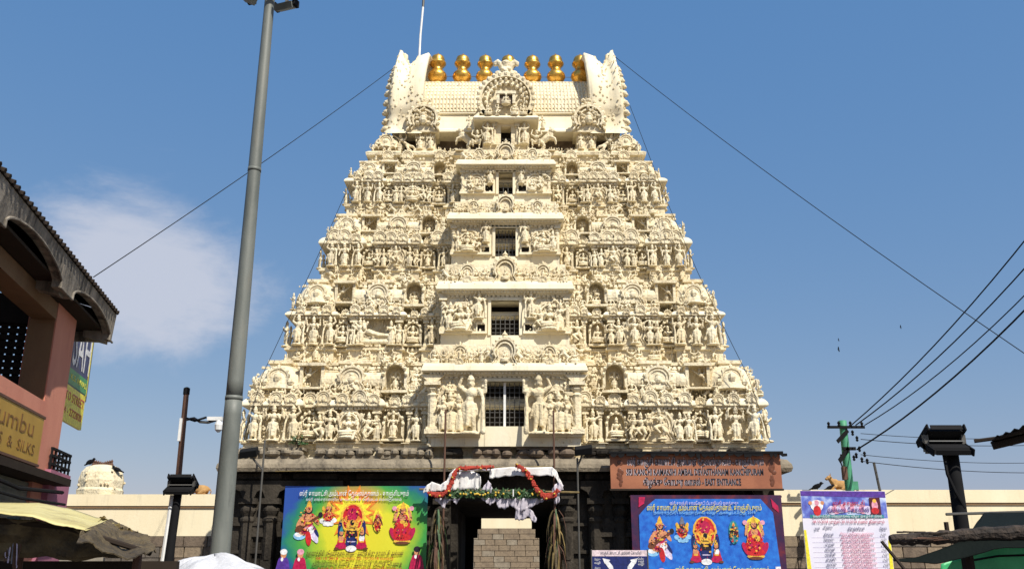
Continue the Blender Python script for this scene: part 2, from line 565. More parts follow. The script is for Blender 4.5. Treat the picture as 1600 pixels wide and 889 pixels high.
DOWN = ((.20, -.01, -.08), (.21, -.06, -.22))
UPB = ((.24, .02, .02), (.25, -.02, .20))
FRONT = ((.19, -.03, -.09), (.14, -.15, .02))
RAISE = ((.22, .0, .12), (.16, -.02, .27))
HIPH = ((.24, .0, -.05), (.12, -.06, -.14))
OUT = ((.25, -.02, .03), (.40, -.04, .06))

def standing(arms, sway=.0, club=0, female=False, skirt=False, halo=False, bend=0.0):
    mb = MB()
    hip = (sway, 0, .5)
    chest = (-sway * .6, 0, .70)
    for k in (-1, 1):
        kn = (k * .07 + sway * .6, -.03 - bend * (k > 0), .27)
        ft = (k * .075, .0, .04)
        limb(mb, (hip[0] + k * .06, 0, .48), kn, .072, .055)
        limb(mb, kn, ft, .052, .036)
        mb.ell((ft[0], -.045, .025), (.036, .07, .025), 6, 4)
    if skirt:
        mb.lathe([(.14, 0), (.13, .15), (.12, .34), (.08, .4)], 9, (sway * .4, 0, .08), sy=.7)
    mb.box(-.03 + sway, .03 + sway, -.105, -.03, .12, .50)
    for k in (-1, 1):
        limb(mb, (k * .12 + sway, -.02, .5), (k * .19 + sway, 0, .26), .03, .016)
    torso(mb, hip, chest, 1.0, female)
    arms_of(mb, chest, arms)
    head(mb, (chest[0] + sway * .3, -.015, .865), 1.0)
    if club:
        limb(mb, (club * .24, -.10, .02), (club * .22, -.08, .5), .05, .028)
    if halo:
        ring(mb, (chest[0], .05, .72), .29, .03, 200)
    mb.lathe([(.20, -.0), (.20, .03), (.17, .05)], 10, (0, -.01, -.02))
    return mb

def ring(mb, c, r, t, deg=210, flames=11, squash=1.15):
    pts = []
    a0 = radians(90 - deg / 2); a1 = radians(90 + deg / 2)
    n = 14
    for i in range(n + 1):
        a = a0 + (a1 - a0) * i / n
        pts.append((c[0] + r * cos(a), c[1], c[2] + r * sin(a) * squash))
    mb.tube(pts, t, 6)
    for i in range(flames):
        a = a0 + (a1 - a0) * i / (flames - 1)
        d = r + t * .6
        mb.ell((c[0] + d * cos(a), c[1], c[2] + d * sin(a) * squash), (t * 1.0, t * .8, t * 1.3), 6, 4)

def seated(arms, halo=True, female=False, lotus=True, pendant=False):
    mb = MB()
    z0 = .16
    if lotus:
        mb.lathe([(.28, 0), (.34, .05), (.27, .10), (.33, .15), (.28, .17)], 12, sy=.75)
    hip = (0, .02, z0 + .08)
    chest = (0, 0, z0 + .33)
    for k in (-1, 1):
        kn = (k * .27, -.10, z0 + .07)
        limb(mb, (k * .07, 0, z0 + .08), kn, .085, .065)
        if pendant and k > 0:
            limb(mb, kn, (k * .20, -.22, -.02), .06, .045)
        else:
            limb(mb, kn, (-k * .05, -.19, z0 + .045), .06, .042)
    torso(mb, hip, chest, 1.15, female)
    arms_of(mb, chest, arms, 1.15)
    head(mb, (0, -.02, z0 + .53), 1.15, .9)
    if halo:
        ring(mb, (0, .07, z0 + .36), .31, .035, 230)
    return mb

def dancer(k=1):
    mb = MB()
    hip, chest = (k * .03, 0, .46), (-k * .03, 0, .66)
    kn = (k * .02, -.06, .24)
    limb(mb, (k * .03, 0, .44), (k * .11, -.08, .25), .075, .058); limb(mb, (k * .11, -.08, .25), (0, 0, .04), .055, .038)
    limb(mb, (-k * .03, 0, .44), (-k * .22, -.10, .38), .075, .058); limb(mb, (-k * .22, -.10, .38), (-k * .06, -.16, .20), .055, .038)
    mb.ell((0, -.04, .025), (.045, .08, .025), 6, 4)
    torso(mb, hip, chest)
    arms_of(mb, chest, [(k, *RAISE), (-k, *OUT), (k, *FRONT), (-k, *UPB)])
    head(mb, (-k * .05, -.01, .83))
    for s in (-1, 1):
        limb(mb, (s * .1, .02, .48), (s * .30, .04, .34), .028, .014)
    mb.lathe([(.17, 0), (.2, .03), (.15, .05)], 9, (0, 0, -.02), sy=.8)
    return mb

def atlante(k=1):                        # crouching figure that leans out and holds the ledge above
    mb = MB()
    hip, chest = (0, .04, .26), (k * .04, -.08, .50)
    for s in (-1, 1):
        kn = (s * .20, -.16, .30)
        limb(mb, (s * .07, .02, .25), kn, .085, .065); limb(mb, kn, (s * .15, -.06, .03), .06, .042)
        mb.ell((s * .15, -.11, .03), (.04, .08, .03), 6, 4)
    torso(mb, hip, chest, 1.1)
    arms_of(mb, chest, [(1, (.26, -.04, .12), (.20, -.02, .36)), (-1, (.26, -.04, .12), (.20, -.02, .36))], 1.1)
    head(mb, (k * .05, -.12, .70), 1.1, .7)
    return mb

def flyer(k=1):                          # leaning figure stretched across a niche
    mb = MB()
    hip, chest = (k * .18, 0, .36), (-k * .05, -.06, .55)
    limb(mb, (k * .20, 0, .34), (k * .42, -.06, .26), .075, .058); limb(mb, (k * .42, -.06, .26), (k * .60, 0, .06), .055, .038)
    limb(mb, (k * .16, 0, .33), (k * .22, -.12, .16), .075, .058); limb(mb, (k * .22, -.12, .16), (k * .40, -.04, .03), .055, .038)
    torso(mb, hip, chest)
    arms_of(mb, chest, [(-k, (.20, -.04, .10), (.38, -.02, .24)), (k, (.18, 0, .16), (.14, .02, .36))])
    head(mb, (-k * .12, -.09, .72))
    return mb

def lion(k=1):                           # rearing lion beast, side on
    mb = MB()
    limb(mb, (k * .16, 0, .36), (-k * .10, -.02, .60), .13, .14)
    mb.ell((-k * .16, -.03, .66), (.15, .13, .16))
    mb.ell((-k * .22, -.08, .80), (.12, .11, .12))
    mb.ell((-k * .33, -.10, .77), (.07, .07, .055))
    for s in (-1, 1):
        mb.ell((-k * .17, -.03 + s * .08, .92), (.03, .025, .05), 6, 4)
        limb(mb, (k * .17, s * .07, .34), (k * .06, s * .08 - .02, .17), .08, .055); limb(mb, (k * .06, s * .08 - .02, .17), (k * .16, s * .08, .03), .05, .045)
        limb(mb, (-k * .16, s * .08, .56), (-k * .34, s * .08 - .02, .48), .06, .045); limb(mb, (-k * .34, s * .08 - .02, .48), (-k * .38, s * .08, .34), .045, .04)
    mb.tube([(k * .26, .02, .36), (k * .40, .02, .50), (k * .38, .02, .74), (k * .28, .02, .84)], [.035, .03, .03, .045], 7)
    mb.box(-.4, .34, -.12, .12, -.02, .03)
    return mb

def recliner():
    mb = MB()
    mb.tube([(-.8, .02, .10), (.8, .02, .10)], .10, 8)
    mb.tube([(-.8, .04, .22), (.8, .04, .22)], .07, 8)
    limb(mb, (.10, -.03, .38), (.55, -.04, .36), .11, .075); limb(mb, (.55, -.04, .36), (.84, -.04, .33), .07, .05)
    mb.ell((.05, -.03, .40), (.14, .10, .11))
    limb(mb, (.05, -.03, .40), (-.28, -.05, .50), .10, .13)
    limb(mb, (-.30, -.1, .55), (-.12, -.16, .40), .05, .04)
    limb(mb, (-.36, -.05, .56), (-.54, -.05, .38), .05, .04)
    mb.ell((-.46, -.05, .66), (.09, .09, .10))
    mb.lathe([(.09, 0), (.07, .06), (.03, .14), (.01, .17)], 8, (-.50, -.05, .72))
    for i in range(5):
        a = radians(60 + 25 * i)
        limb(mb, (-.58, .05, .5), (-.55 + .40 * cos(a), -.02, .62 + .34 * sin(a)), .06, .055)
    head(mb, (.75, -.02, .62), 1.0); limb(mb, (.75, 0, .40), (.75, 0, .55), .09, .09)
    return mb

def bull():
    mb = MB()
    mb.box(-.62, .62, -.24, .24, -.02, .06)
    mb.ell((.05, 0, .30), (.46, .21, .23), 10, 8)
    mb.ell((-.22, 0, .46), (.18, .14, .15))
    limb(mb, (-.30, 0, .38), (-.46, 0, .60), .16, .12)
    mb.ell((-.52, 0, .66), (.13, .11, .11)); mb.ell((-.64, 0, .60), (.09, .08, .075))
    for s in (-1, 1):
        limb(mb, (-.46, s * .07, .74), (-.44, s * .12, .90), .032, .014)
        mb.ell((-.44, s * .15, .68), (.04, .07, .03), 6, 4)
        limb(mb, (-.28, s * .17, .22), (-.52, s * .18, .10), .08, .05)
        limb(mb, (.28, s * .18, .20), (.02, s * .25, .10), .12, .06)
    mb.tube([(.50, 0, .34), (.56, .06, .2), (.50, .12, .10)], .03, 6)
    return mb

def proto(mb, name, ratio=0.38, voxel=0.0185, mat='stucco'):
    return remeshed(mb, name, mat, voxel, ratio, False)

FIG = {}
FIG['guard_r'] = proto(standing([(1, *RAISE), (-1, *DOWN), (-1, *UPB)], .03, club=-1), 'figure')
FIG['guard_l'] = proto(standing([(-1, *RAISE), (1, *DOWN), (1, *UPB)], -.03, club=1), 'figure')
FIG['god'] = proto(standing([(1, *UPB), (-1, *UPB), (1, *FRONT), (-1, *DOWN)], .02, skirt=True), 'figure')
FIG['god_halo'] = proto(standing([(1, *UPB), (-1, *UPB), (1, *FRONT), (-1, *FRONT)], 0, halo=True), 'figure')
FIG['woman'] = proto(standing([(1, *DOWN), (-1, *FRONT)], .045, female=True, skirt=True), 'figure')
FIG['woman_l'] = proto(standing([(-1, *DOWN), (1, *RAISE)], -.045, female=True, skirt=True), 'figure')
FIG['hands'] = proto(standing([(1, *FRONT), (-1, *FRONT)], .0), 'figure')
FIG['hip'] = proto(standing([(1, *HIPH), (-1, *RAISE)], .03, bend=.05), 'figure')
FIG['seat'] = proto(seated([(1, *UPB), (-1, *UPB), (1, *FRONT), (-1, *FRONT)]), 'figure')
FIG['seat_f'] = proto(seated([(1, *UPB), (-1, *FRONT)], True, True, True, True), 'figure')
FIG['seat_s'] = proto(seated([(1, *FRONT), (-1, *DOWN)], False), 'figure')
FIG['seat_t'] = proto(seated([(1, *RAISE), (-1, *FRONT)], False, True), 'figure')
FIG['dance_r'] = proto(dancer(1), 'figure')
FIG['dance_l'] = proto(dancer(-1), 'figure')
FIG['atlante'] = proto(atlante(1), 'figure')
FIG['atlante_l'] = proto(atlante(-1), 'figure')
FIG['fly_r'] = proto(flyer(1), 'figure')
FIG['fly_l'] = proto(flyer(-1), 'figure')
FIG['lion_r'] = proto(lion(1), 'lion')
FIG['lion_l'] = proto(lion(-1), 'lion')
FIG['recline'] = proto(recliner(), 'reclining_figure')
STAND = ['god', 'god_halo', 'woman', 'woman_l', 'hands', 'hip', 'guard_r', 'guard_l', 'dance_r', 'dance_l']
SMALL = ['seat_s', 'seat_t', 'seat', 'seat_f', 'dance_r', 'dance_l', 'atlante', 'atlante_l', 'hands', 'lion_r', 'lion_l', 'woman']

# ------------------------------------------------------------------ small architecture of the tower
def horseshoe(w, h, n=16, flare=0.16):   # outline of a horseshoe gable, base centre at 0,0, CCW from the lower right
    r = w / 2 * (1 - flare * .5)
    cz = h - r
    pts = [(w / 2, 0), (w / 2, h * .06), (w / 2 * .86, h * .14)]
    a0 = -38
    for i in range(n + 1):
        a = radians(a0 + (180 - 2 * a0) * i / n)
        pts.append((r * cos(a), cz + r * sin(a)))
    pts += [(-w / 2 * .86, h * .14), (-w / 2, h * .06), (-w / 2, 0)]
    return pts

def arch_ring(mb, pts, thick, y0, y1):   # a band that follows an outline, open at the base
    c = (0, sum(p[1] for p in pts) / len(pts))
    n = len(pts)
    inner = [((p[0] - c[0]) * (1 - thick) + c[0], (p[1] - c[1]) * (1 - thick) + c[1]) for p in pts]
    for i in range(n - 1):
        a, b, d, e = pts[i], pts[i + 1], inner[i + 1], inner[i]
        mb.add([(a[0], y0, a[1]), (b[0], y0, b[1]), (d[0], y0, d[1]), (e[0], y0, e[1]), (a[0], y1, a[1]), (b[0], y1, b[1]), (d[0], y1, d[1]), (e[0], y1, e[1])],
               [(0, 1, 2, 3), (7, 6, 5, 4), (0, 4, 5, 1), (2, 6, 7, 3), (1, 5, 6, 2), (3, 7, 4, 0)])

def gable(w=1.0, h=1.0, d=0.25, lobes=9, face=True, finial=0.22):
    mb = MB()
    out = horseshoe(w, h)
    mb.prism(horseshoe(w * .95, h * .97), -d * .55, d)
    arch_ring(mb, out, .16, -d, -d * .3)
    arch_ring(mb, [(x * .72, z * .80 + h * .05) for x, z in out], .14, -d * .85, -d * .3)
    n = len(out)
    for i in range(lobes):
        a = radians(-20 + 220 * i / (lobes - 1))
        r = w / 2 * .96
        mb.ell((r * cos(a), -d * .7, h - w * .46 + r * sin(a)), (w * .065, d * .3, w * .075), 6, 4)
    if face:
        mb.ell((0, -d * .8, h * .42), (w * .13, d * .5, w * .16), 7, 5)
        mb.ell((0, -d * .8, h * .60), (w * .08, d * .4, w * .09), 7, 5)
        for s in (-1, 1):
            mb.ell((s * w * .17, -d * .7, h * .30), (w * .09, d * .4, w * .07), 6, 4)
    if finial:
        f = finial * h
        mb.lathe([(f * .25, 0), (f * .42, f * .15), (f * .30, f * .4), (f * .42, f * .6), (f * .12, f * .9), (.005, f * 1.15)], 8, (0, -d * .3, h * .97))
    return mb

def pilaster(h=1.0, w=.16):
    mb = MB()
    mb.box(-w * .75, w * .75, -w * .75, w * .6, 0, h * .08)
    mb.box(-w * .6, w * .6, -w * .6, w * .6, h * .08, h * .12)
    mb.lathe([(w * .5, h * .12), (w * .5, h * .62), (w * .62, h * .66), (w * .42, h * .70), (w * .70, h * .76), (w * .40, h * .82)], 8, rot=pi / 8)
    mb.box(-w * .85, w * .85, -w * .85, w * .6, h * .82, h * .88)
    mb.prism([(-w * .5, h * .88), (w * .5, h * .88), (w * 1.3, h), (-w * 1.3, h)], -w * .6, w * .6)
    return mb

def kuta(w=1.0, h=1.0):                   # square domed corner shrine
    mb = MB()
    r = w * .70
    mb.lathe([(r * .86, 0), (r * .86, h * .08), (r * .95, h * .10), (r * .95, h * .13), (r * .80, h * .15), (r * .80, h * .24)], 4, rot=pi / 4)
    mb.lathe([(r * .80, h * .22), (r * .93, h * .25), (r * .90, h * .32), (r * .86, h * .44), (r * .83, h * .56), (r * .75, h * .70), (r * .58, h * .83), (r * .36, h * .91), (r * .20, h * .94)], 32, lobes=8, depth=.07, rot=pi / 8)
    for a in range(4):
        an = a * pi / 2
        for q in (-.5, 0, .5):
            mb.ell((r * .80 * cos(an + q), r * .80 * sin(an + q), h * (.42 if q else .52)), (r * .13, r * .13, h * (.10 if q else .14)), 6, 4)
    mb.lathe([(r * .20, h * .92), (r * .30, h * .95), (r * .18, h * .99), (r * .24, h * 1.05), (r * .08, h * 1.10), (.01, h * 1.2)], 8)
    return mb

def sala(w=1.0, d=.5, h=1.0):            # barrel roofed oblong shrine
    mb = MB()
    mb.box(-w * .46, w * .46, -d * .42, d * .42, 0, h * .10)
    mb.box(-w * .50, w * .50, -d * .50, d * .5, h * .10, h * .16)
    mb.box(-w * .43, w * .43, -d * .36, d * .36, h * .16, h * .34)
    prof = []
    for i in range(13):
        a = radians(-30 + 240 * i / 12)
        prof.append((d * .52 * cos(a), h * .60 + h * .33 * sin(a)))
    mb.prism(prof, -w * .47, w * .47, 'x')
    for k in range(7):
        x = -w * .48 + w * .96 * k / 6
        mb.prism([(p[0] * 1.05, h * .60 + (p[1] - h * .60) * 1.05) for p in prof], x - w * .012, x + w * .012, 'x')
    for k in (-1, 0, 1):
        mb.lathe([(h * .05, 0), (h * .07, h * .03), (h * .03, h * .07), (h * .05, h * .11), (.01, h * .2)], 7, (k * w * .3, 0, h * .92))
    return mb

def niche_frame(w, h, arch=True, d=.22):
    mb = MB()
    t = w * .13
    if arch:
        n = 10
        pts = [(w / 2, 0), (w / 2, h * .55)] + [(w / 2 * cos(pi * i / n), h * .55 + (h * .42) * sin(pi * i / n)) for i in range(1, n)] + [(-w / 2, h * .55), (-w / 2, 0)]
        arch_ring(mb, pts, .22, -d, d)
        for i in range(7):
            a = pi * i / 6
            mb.ell((w * .47 * cos(a), -d, h * .55 + h * .40 * sin(a)), (w * .08, d * .35, w * .08), 6, 4)
    else:
        mb.box(-w / 2, -w / 2 + t, -d, d, 0, h * .88)
        mb.box(w / 2 - t, w / 2, -d, d, 0, h * .88)
        mb.box(-w * .56, w * .56, -d * 1.35, d, h * .88, h)
    mb.box(-w * .54, w * .54, -d * 1.2, d, -h * .08, 0)
    mb.box(-w * .5, w * .5, d * .8, d, 0, h * .9)
    return mb

def scroll(w=1.0, h=1.0):
    mb = MB()
    for s in (-1, 1):
        pts = [(s * w * (.05 + .40 * t), -.02, h * (.15 + .6 * t * (1 - t) * 2)) for t in (0, .2, .4, .6, .8, 1)]
        mb.tube(pts, [w * .09, w * .10, w * .09, w * .08, w * .07, w * .05], 6)
        mb.ell((s * w * .40, -.04, h * .22), (w * .11, .05, w * .11), 7, 5)
    mb.ell((0, -.04, h * .40), (w * .16, .07, h * .38), 7, 5)
    mb.ell((0, -.05, h * .80), (w * .09, .05, h * .18), 7, 5)
    return mb

G_SMALL = gable(1, 1, .22).mesh('gable', 'stucco')
G_PLAIN = gable(1, 1, .3, 11, False, .30).mesh('gable', 'stucco')
PIL = pilaster(1.0, .13).mesh('pilaster', 'stucco')
PIL_FAT = pilaster(1.0, .17).mesh('pilaster', 'stucco')
KUTA = kuta(1, 1).mesh('domed_shrine', 'stucco', False)
SALA = sala(1, .5, 1).mesh('barrel_shrine', 'stucco')
NA = niche_frame(1, 1, True, .2).mesh('niche', 'stucco')
NR = niche_frame(1, 1, False, .2).mesh('niche', 'stucco')
SCROLL = scroll().mesh('scroll_ornament', 'stucco', True)

def lumps(mb, x0, x1, z0, z1, y, size, density, rnd, dy=0.03):
    n = int((x1 - x0) * (z1 - z0) * density)
    for _ in range(n):
        s = size * rnd.uniform(.5, 1.25)
        mb.ell((rnd.uniform(x0, x1), y + rnd.uniform(-dy, dy * .4), rnd.uniform(z0, z1)), (s * rnd.uniform(.6, 1.2), s * .8, s * rnd.uniform(.6, 1.5)), 5, 3)

def petals(mb, x0, x1, z, y, w, h, d):
    n = max(1, int((x1 - x0) / w))
    w = (x1 - x0) / n
    for i in range(n):
        cx = x0 + w * (i + .5)
        mb.box(cx - w * .36, cx + w * .36, y - d, y + d, z - h, z, w * .06, 0)

# ------------------------------------------------------------------ the tower: levels measured on its front face
Y1, CX = 27.0, None
TIERS = [  # plinth bottom, plinth top, cornice bottom, cornice top, parapet top, half width (all in photograph pixels)
    (700, 690, 636, 622, 567, 405), (567, 541, 495, 486, 441, 337), (441, 419, 384, 371, 339, 285), (339, 319, 287, 278, 257, 246)]
PORCH = [  # sill level, window bottom, window top, cornice bottom, cornice top, parapet top, half widths: window, wall, cornice
    (698, 666, 596, 584, 568, 528, 31, 118, 128), (528, 524, 470, 458, 441, 403, 22, 100, 106), (403, 401, 357, 349, 335, 307, 16, 84, 90),
    (307, 304, 270, 264, 253, 226, 11, 70, 77)]
CX = P(789, 500, Y1).x
W1 = TIERS[0][5] * mpp(660, Y1)
D1 = 5.0
YC = Y1 + D1
tower = empty('temple_gate_tower', (CX, YC, 0))
tag(tower, 'towering cream stucco temple gateway crowded with carved figures on a dark granite base', 'temple tower')

def quad_outline(W, D, pc, ps, pp, cut=0.83):
    c = W * .17
    Q = [(.40 * W, -D - pp), (.40 * W, -D), (.50 * W, -D), (.50 * W, -D - ps), (.75 * W, -D - ps), (.75 * W, -D), (cut * W, -D), (cut * W, -D - pc),
         (W + pc, -D - pc), (W + pc, -D + c), (W, -D + c), (W, -D * .42), (W + ps, -D * .42)]
    my = [(x, -y) for x, y in reversed(Q)]
    r180 = [(-x, -y) for x, y in Q]
    mx = [(-x, y) for x, y in reversed(Q)]
    return Q + my + r180 + mx

rt = random.Random(21)
tier_data = []
for i, (pb, pt, cb, ct, ht, hw) in enumerate(TIERS):
    Yf = Y1
    for _ in range(4):                     # the front steps back as much as the sides do
        W = hw * mpp((pt + cb) / 2, Yf)
        Yf = Y1 + (W1 - W)
    D = D1 - (W1 - W)
    tier_data.append(dict(W=W, D=D, Y=Yf, z=[zat(p, Yf) for p in (pb, pt, cb, ct, ht)]))
W5 = 212 * mpp(245, Y1 + 2.9)
Y5 = Y1 + (W1 - W5)
D5 = D1 - (W1 - W5)
for i in range(3):
    tier_data[i]['z'][4] = tier_data[i + 1]['z'][0]
z5 = [zat(p, Y5) for p in (257, 236, 206)]
tier_data[3]['z'][4] = z5[0]

PJ = 0.30
for i, T in enumerate(tier_data):
    W, D = T['W'], T['D']
    zb, zp, zc, zk, zh = T['z']
    s = (zc - zp)                           # height of the figure zone
    W -= PJ
    D -= PJ
    o = quad_outline(W, D, PJ, PJ * .9, PJ * .7)
    nxt = tier_data[i + 1]['W'] if i < 3 else W5
    setb = (T['W'] - nxt)
    # solid core with plinth mouldings
    mb = MB()
    ph = zp - zb
    mb.sweep(o, [(-.02, zb - .25), (-.02, zb + ph * .05), (.02, zb + ph * .1), (.02, zb + ph * .72), (.10, zb + ph * .76), (.10, zb + ph * .86), (.04, zb + ph * .9), (.05, zp - .01),
                 (-.27, zp), (-.29, zc + .05)])
    core = mb.build('tier', 'stucco', tower)
    # cornice
    k = zk - zc
    mb = MB()
    mb.sweep(o, [(-.32, zc - .03), (.04, zc - .02), (.06, zc + k * .05), (.14, zc + k * .10), (.15, zc + k * .22), (.13, zc + k * .5), (.07, zc + k * .8), (.0, zk), (-.2, zk + .012)])
    mb.build('cornice', 'stucco_plain', core)
    # parapet back wall
    ins = -min(setb * .62, .5)
    mb = MB()
    hh = zh - zk
    mb.sweep(o, [(ins, zk - .1), (ins, zh - hh * .16), (ins + .04, zh - hh * .15), (ins + .04, zh - hh * .10), (ins + .09, zh - hh * .09), (ins + .09, zh - hh * .01), (ins, zh)])
    mb.build('parapet_wall', 'stucco', core)
    # rows of small blocks under the cornice and under the ledge
    den = MB(); lum = MB()
    def yfront(f):                          # local y of the wall front for a fraction f of the half width
        f = abs(f)
        p = PJ if f > .83 else (0 if f > .75 else (PJ * .9 if f > .5 else (0 if f > .4 else PJ * .7)))
        return -D - p
    for sgn in (-1, 1):
        for (fa, fb) in ((.83, 1.03), (.75, .83), (.50, .75), (.40, .50), (.31, .40)):
            xa, xb = sorted((sgn * fa * W, sgn * fb * W))
            y = yfront((fa + fb) / 2)
            petals(den, xa + .03, xb - .03, zc - .01, y - .05, .11, .06, .045)
            if fb - fa > .09:
                petals(den, xa + .12, xb - .12, zh - hh * .16, y - ins - .03, .13, .07, .05)
            lumps(lum, xa + .02, xb - .02, zk + .02, zk + hh * .50, y - ins * .35, .05, 70, rt, .12)
            lumps(lum, xa + .02, xb - .02, zk + hh * .4, zk + hh * .8, y - ins * .9, .045, 40, rt, .06)
            lumps(lum, xa + .02, xb - .02, zc + k * .25, zc + k * .9, y - .10, .034, 80, rt, .02)
            lumps(lum, xa + .04, xb - .04, zp + .02, zc - s * .06, y + .25, .05, 50, rt, .07)
            lumps(lum, xa + .02, xb - .02, zb + ph * .05, zb + ph * .35, y - .0, .05, 30, rt, .04)
    stuff(den.build('dentils', 'stucco', core))
    stuff(lum.build('carved_relief', 'stucco', core))
    def fig(kind, x, y, z, h, rz=0.0):
        me = FIG[kind]
        return put(me.name, me, core, (x, y, z), h, rz + rt.uniform(-.12, .12))
    for sgn in (-1, 1):
        # pilasters on every bay edge
        for f in (.985, .865, .735, .515, .385, .325):
            put('pilaster', PIL_FAT if f in (.735, .515) else PIL, core, (sgn * f * W, yfront(f) + .05, zp), (s * .9, s * .9, s * .985))
        # corner bay: three standing figures
        for f, kd in ((.845, 'guard_r'), (.925, rt.choice(['god_halo', 'god'])), (1.0, 'guard_l')):
            fig(kd, sgn * f * W, yfront(.9) - .13, zp + .02, s * rt.uniform(.90, 1.04), rz=sgn * .15)
        # narrow recess: seated figure on a pedestal under a little arch
        put('niche', NA, core, (sgn * .79 * W, yfront(.79) - .02, zp + s * .08), (W * .075, .9, s * .82))
        fig(rt.choice(['seat', 'seat_f', 'seat_t']), sgn * .79 * W, yfront(.79) - .20, zp + s * .14, s * .66)
        # oblong bay
        cx = sgn * .625 * W
        if i == 1 and sgn < 0:
            fig('recline', cx, yfront(.6) - .10, zp + s * .05, s * .80)
        else:
            put('gable', G_SMALL, core, (cx, yfront(.6) + .06, zp + s * .02), (s * .86, .5, s * .92))
            fig(rt.choice(['seat', 'seat_f', 'dance_r', 'god_halo']), cx, yfront(.6) - .16, zp + s * .06, s * .86)
        for q in (-1, 1):
            fig(rt.choice(STAND), cx + q * .075 * W, yfront(.6) - .13, zp + .02, s * rt.uniform(.74, .86))
            fig(rt.choice(STAND), cx + q * .112 * W, yfront(.6) - .11, zp + .02, s * rt.uniform(.66, .8))
        # arched niche recess
        put('niche', NA, core, (sgn * .45 * W, yfront(.45) - .02, zp + s * .10), (W * .085, .9, s * .80))
        fig(rt.choice(['seat', 'seat_s', 'god']), sgn * .45 * W, yfront(.45) - .18, zp + s * .14, s * .66)
        # panel beside the porch
        fig(rt.choice(STAND), sgn * .355 * W, yfront(.35) - .12, zp + .02, s * .86)
        # gables on the cornice
        for f in (.99, .925, .86, .79, .73, .66, .59, .52, .45, .385, .33):
            e = rt.uniform(1.1, 1.9)
            put('gable', G_SMALL, core, (sgn * (f + rt.uniform(-.008, .008)) * W, yfront(f) - .12, zc + k * .08), (k * e, .35, k * e))
        for q in range(14):
            f = .34 + .68 * (q + rt.uniform(.1, .9)) / 14
            if i:
                put('figure', FIG[rt.choice(SMALL)], core, (sgn * f * W, yfront(f) - .08, zb + ph * rt.uniform(-.1, .15)), ph * rt.uniform(.75, 1.15), rt.uniform(-.5, .5))
        # parapet of miniature shrines
        kw = W * .19
        kh = hh * .93
        put('domed_shrine', KUTA, core, (sgn * (W * 1.0 - W * .075), -D + W * .075 - .12, zk), (kw, kw, kh))
        put('gable', G_SMALL, core, (sgn * (W * 1.0 - W * .075), -D - .24, zk + kh * .30), (kw * .5, .35, kh * .50))
        for q in (-1, 0, 1):
            fig(rt.choice(SMALL), sgn * (W * .925) + q * kw * .36, -D - PJ * .95, zk, kh * .42, q * .2)
        fig(rt.choice(SMALL), sgn * (W + PJ * .75), -D + .25, zk, kh * .42, sgn * 1.0)
        put('domed_shrine', KUTA, core, (sgn * (W * 1.0 - W * .075), D - W * .075, zk), (kw, kw, kh))
        sw = W * .25
        put('barrel_shrine', SALA, core, (cx, -D + .02, zk), (sw, .95, hh * .72))
        put('gable', G_SMALL, core, (cx, -D - .24, zk + hh * .22), (sw * .46, .5, hh * .56))
        for q in (-1.5, -.9, -.3, .3, .9, 1.5):
            fig(rt.choice(SMALL), cx + q * sw * .29, -D - PJ * .92, zk, hh * rt.uniform(.32, .42))
        put('niche', NA, core, (sgn * .45 * W, -D + .02, zk + hh * .20), (W * .10, 1.3, hh * .70))
        fig(rt.choice(['seat', 'seat_s', 'god_halo']), sgn * .45 * W, -D - .02, zk + hh * .24, hh * .42)
        fig(rt.choice(SMALL), sgn * .45 * W, -D - .12, zk, hh * .30)
        put('niche', NR, core, (sgn * .79 * W, -D + .05, zk + hh * .28), (W * .10, 1.3, hh * .58))
        fig('fly_r' if sgn > 0 else 'fly_l', sgn * .81 * W, -D - .06, zk + hh * .30, hh * .52)
        for q in (-.5, .5):
            fig(rt.choice(SMALL), sgn * .355 * W + q * W * .05, -D - PJ * .7, zk, hh * .36)
        fig(rt.choice(STAND), sgn * .365 * W, -D + .02, zk + hh * .2, hh * .55)
        # flat bands above carry small scrolls
        for f in (.92, .84, .745, .505, .40):
            put('scroll_ornament', SCROLL, core, (sgn * f * W, -D - ins * .8 - .12, zh - hh * .13), (hh * .26, .8, hh * .30))
        # loose crowd of little figures over the parapet
        for q in range(15):
            f = rt.uniform(.33, 1.02)
            lev = rt.choice((0, 0, .18, .34, .5))
            fig(rt.choice(SMALL), sgn * f * W, (yfront(f) if lev == 0 else -D - .02) - rt.uniform(-.03, .10) + lev * .12, zk + hh * lev, hh * rt.uniform(.22, .36), rt.uniform(-.5, .5))
        # outward facing figures along the corner
        for q in range(5):
            fig(rt.choice(SMALL + STAND), sgn * (W + PJ * rt.uniform(.5, .85)), -D - PJ * .8 + q * .42, zk + (0 if q % 2 else hh * .05), hh * rt.uniform(.34, .62), sgn * rt.uniform(.6, 1.5))
            fig(rt.choice(STAND), sgn * (W + PJ + .10), -D - PJ * .6 + q * .5, zp + .02, s * rt.uniform(.78, .9), sgn * 1.4)
        # side faces: shrines on the ledge
        for yy in (-.15, .15):
            put('barrel_shrine', SALA, core, (sgn * (W + .0), yy * D * 2, zk), (D * .5, .95, hh * .72), pi / 2)

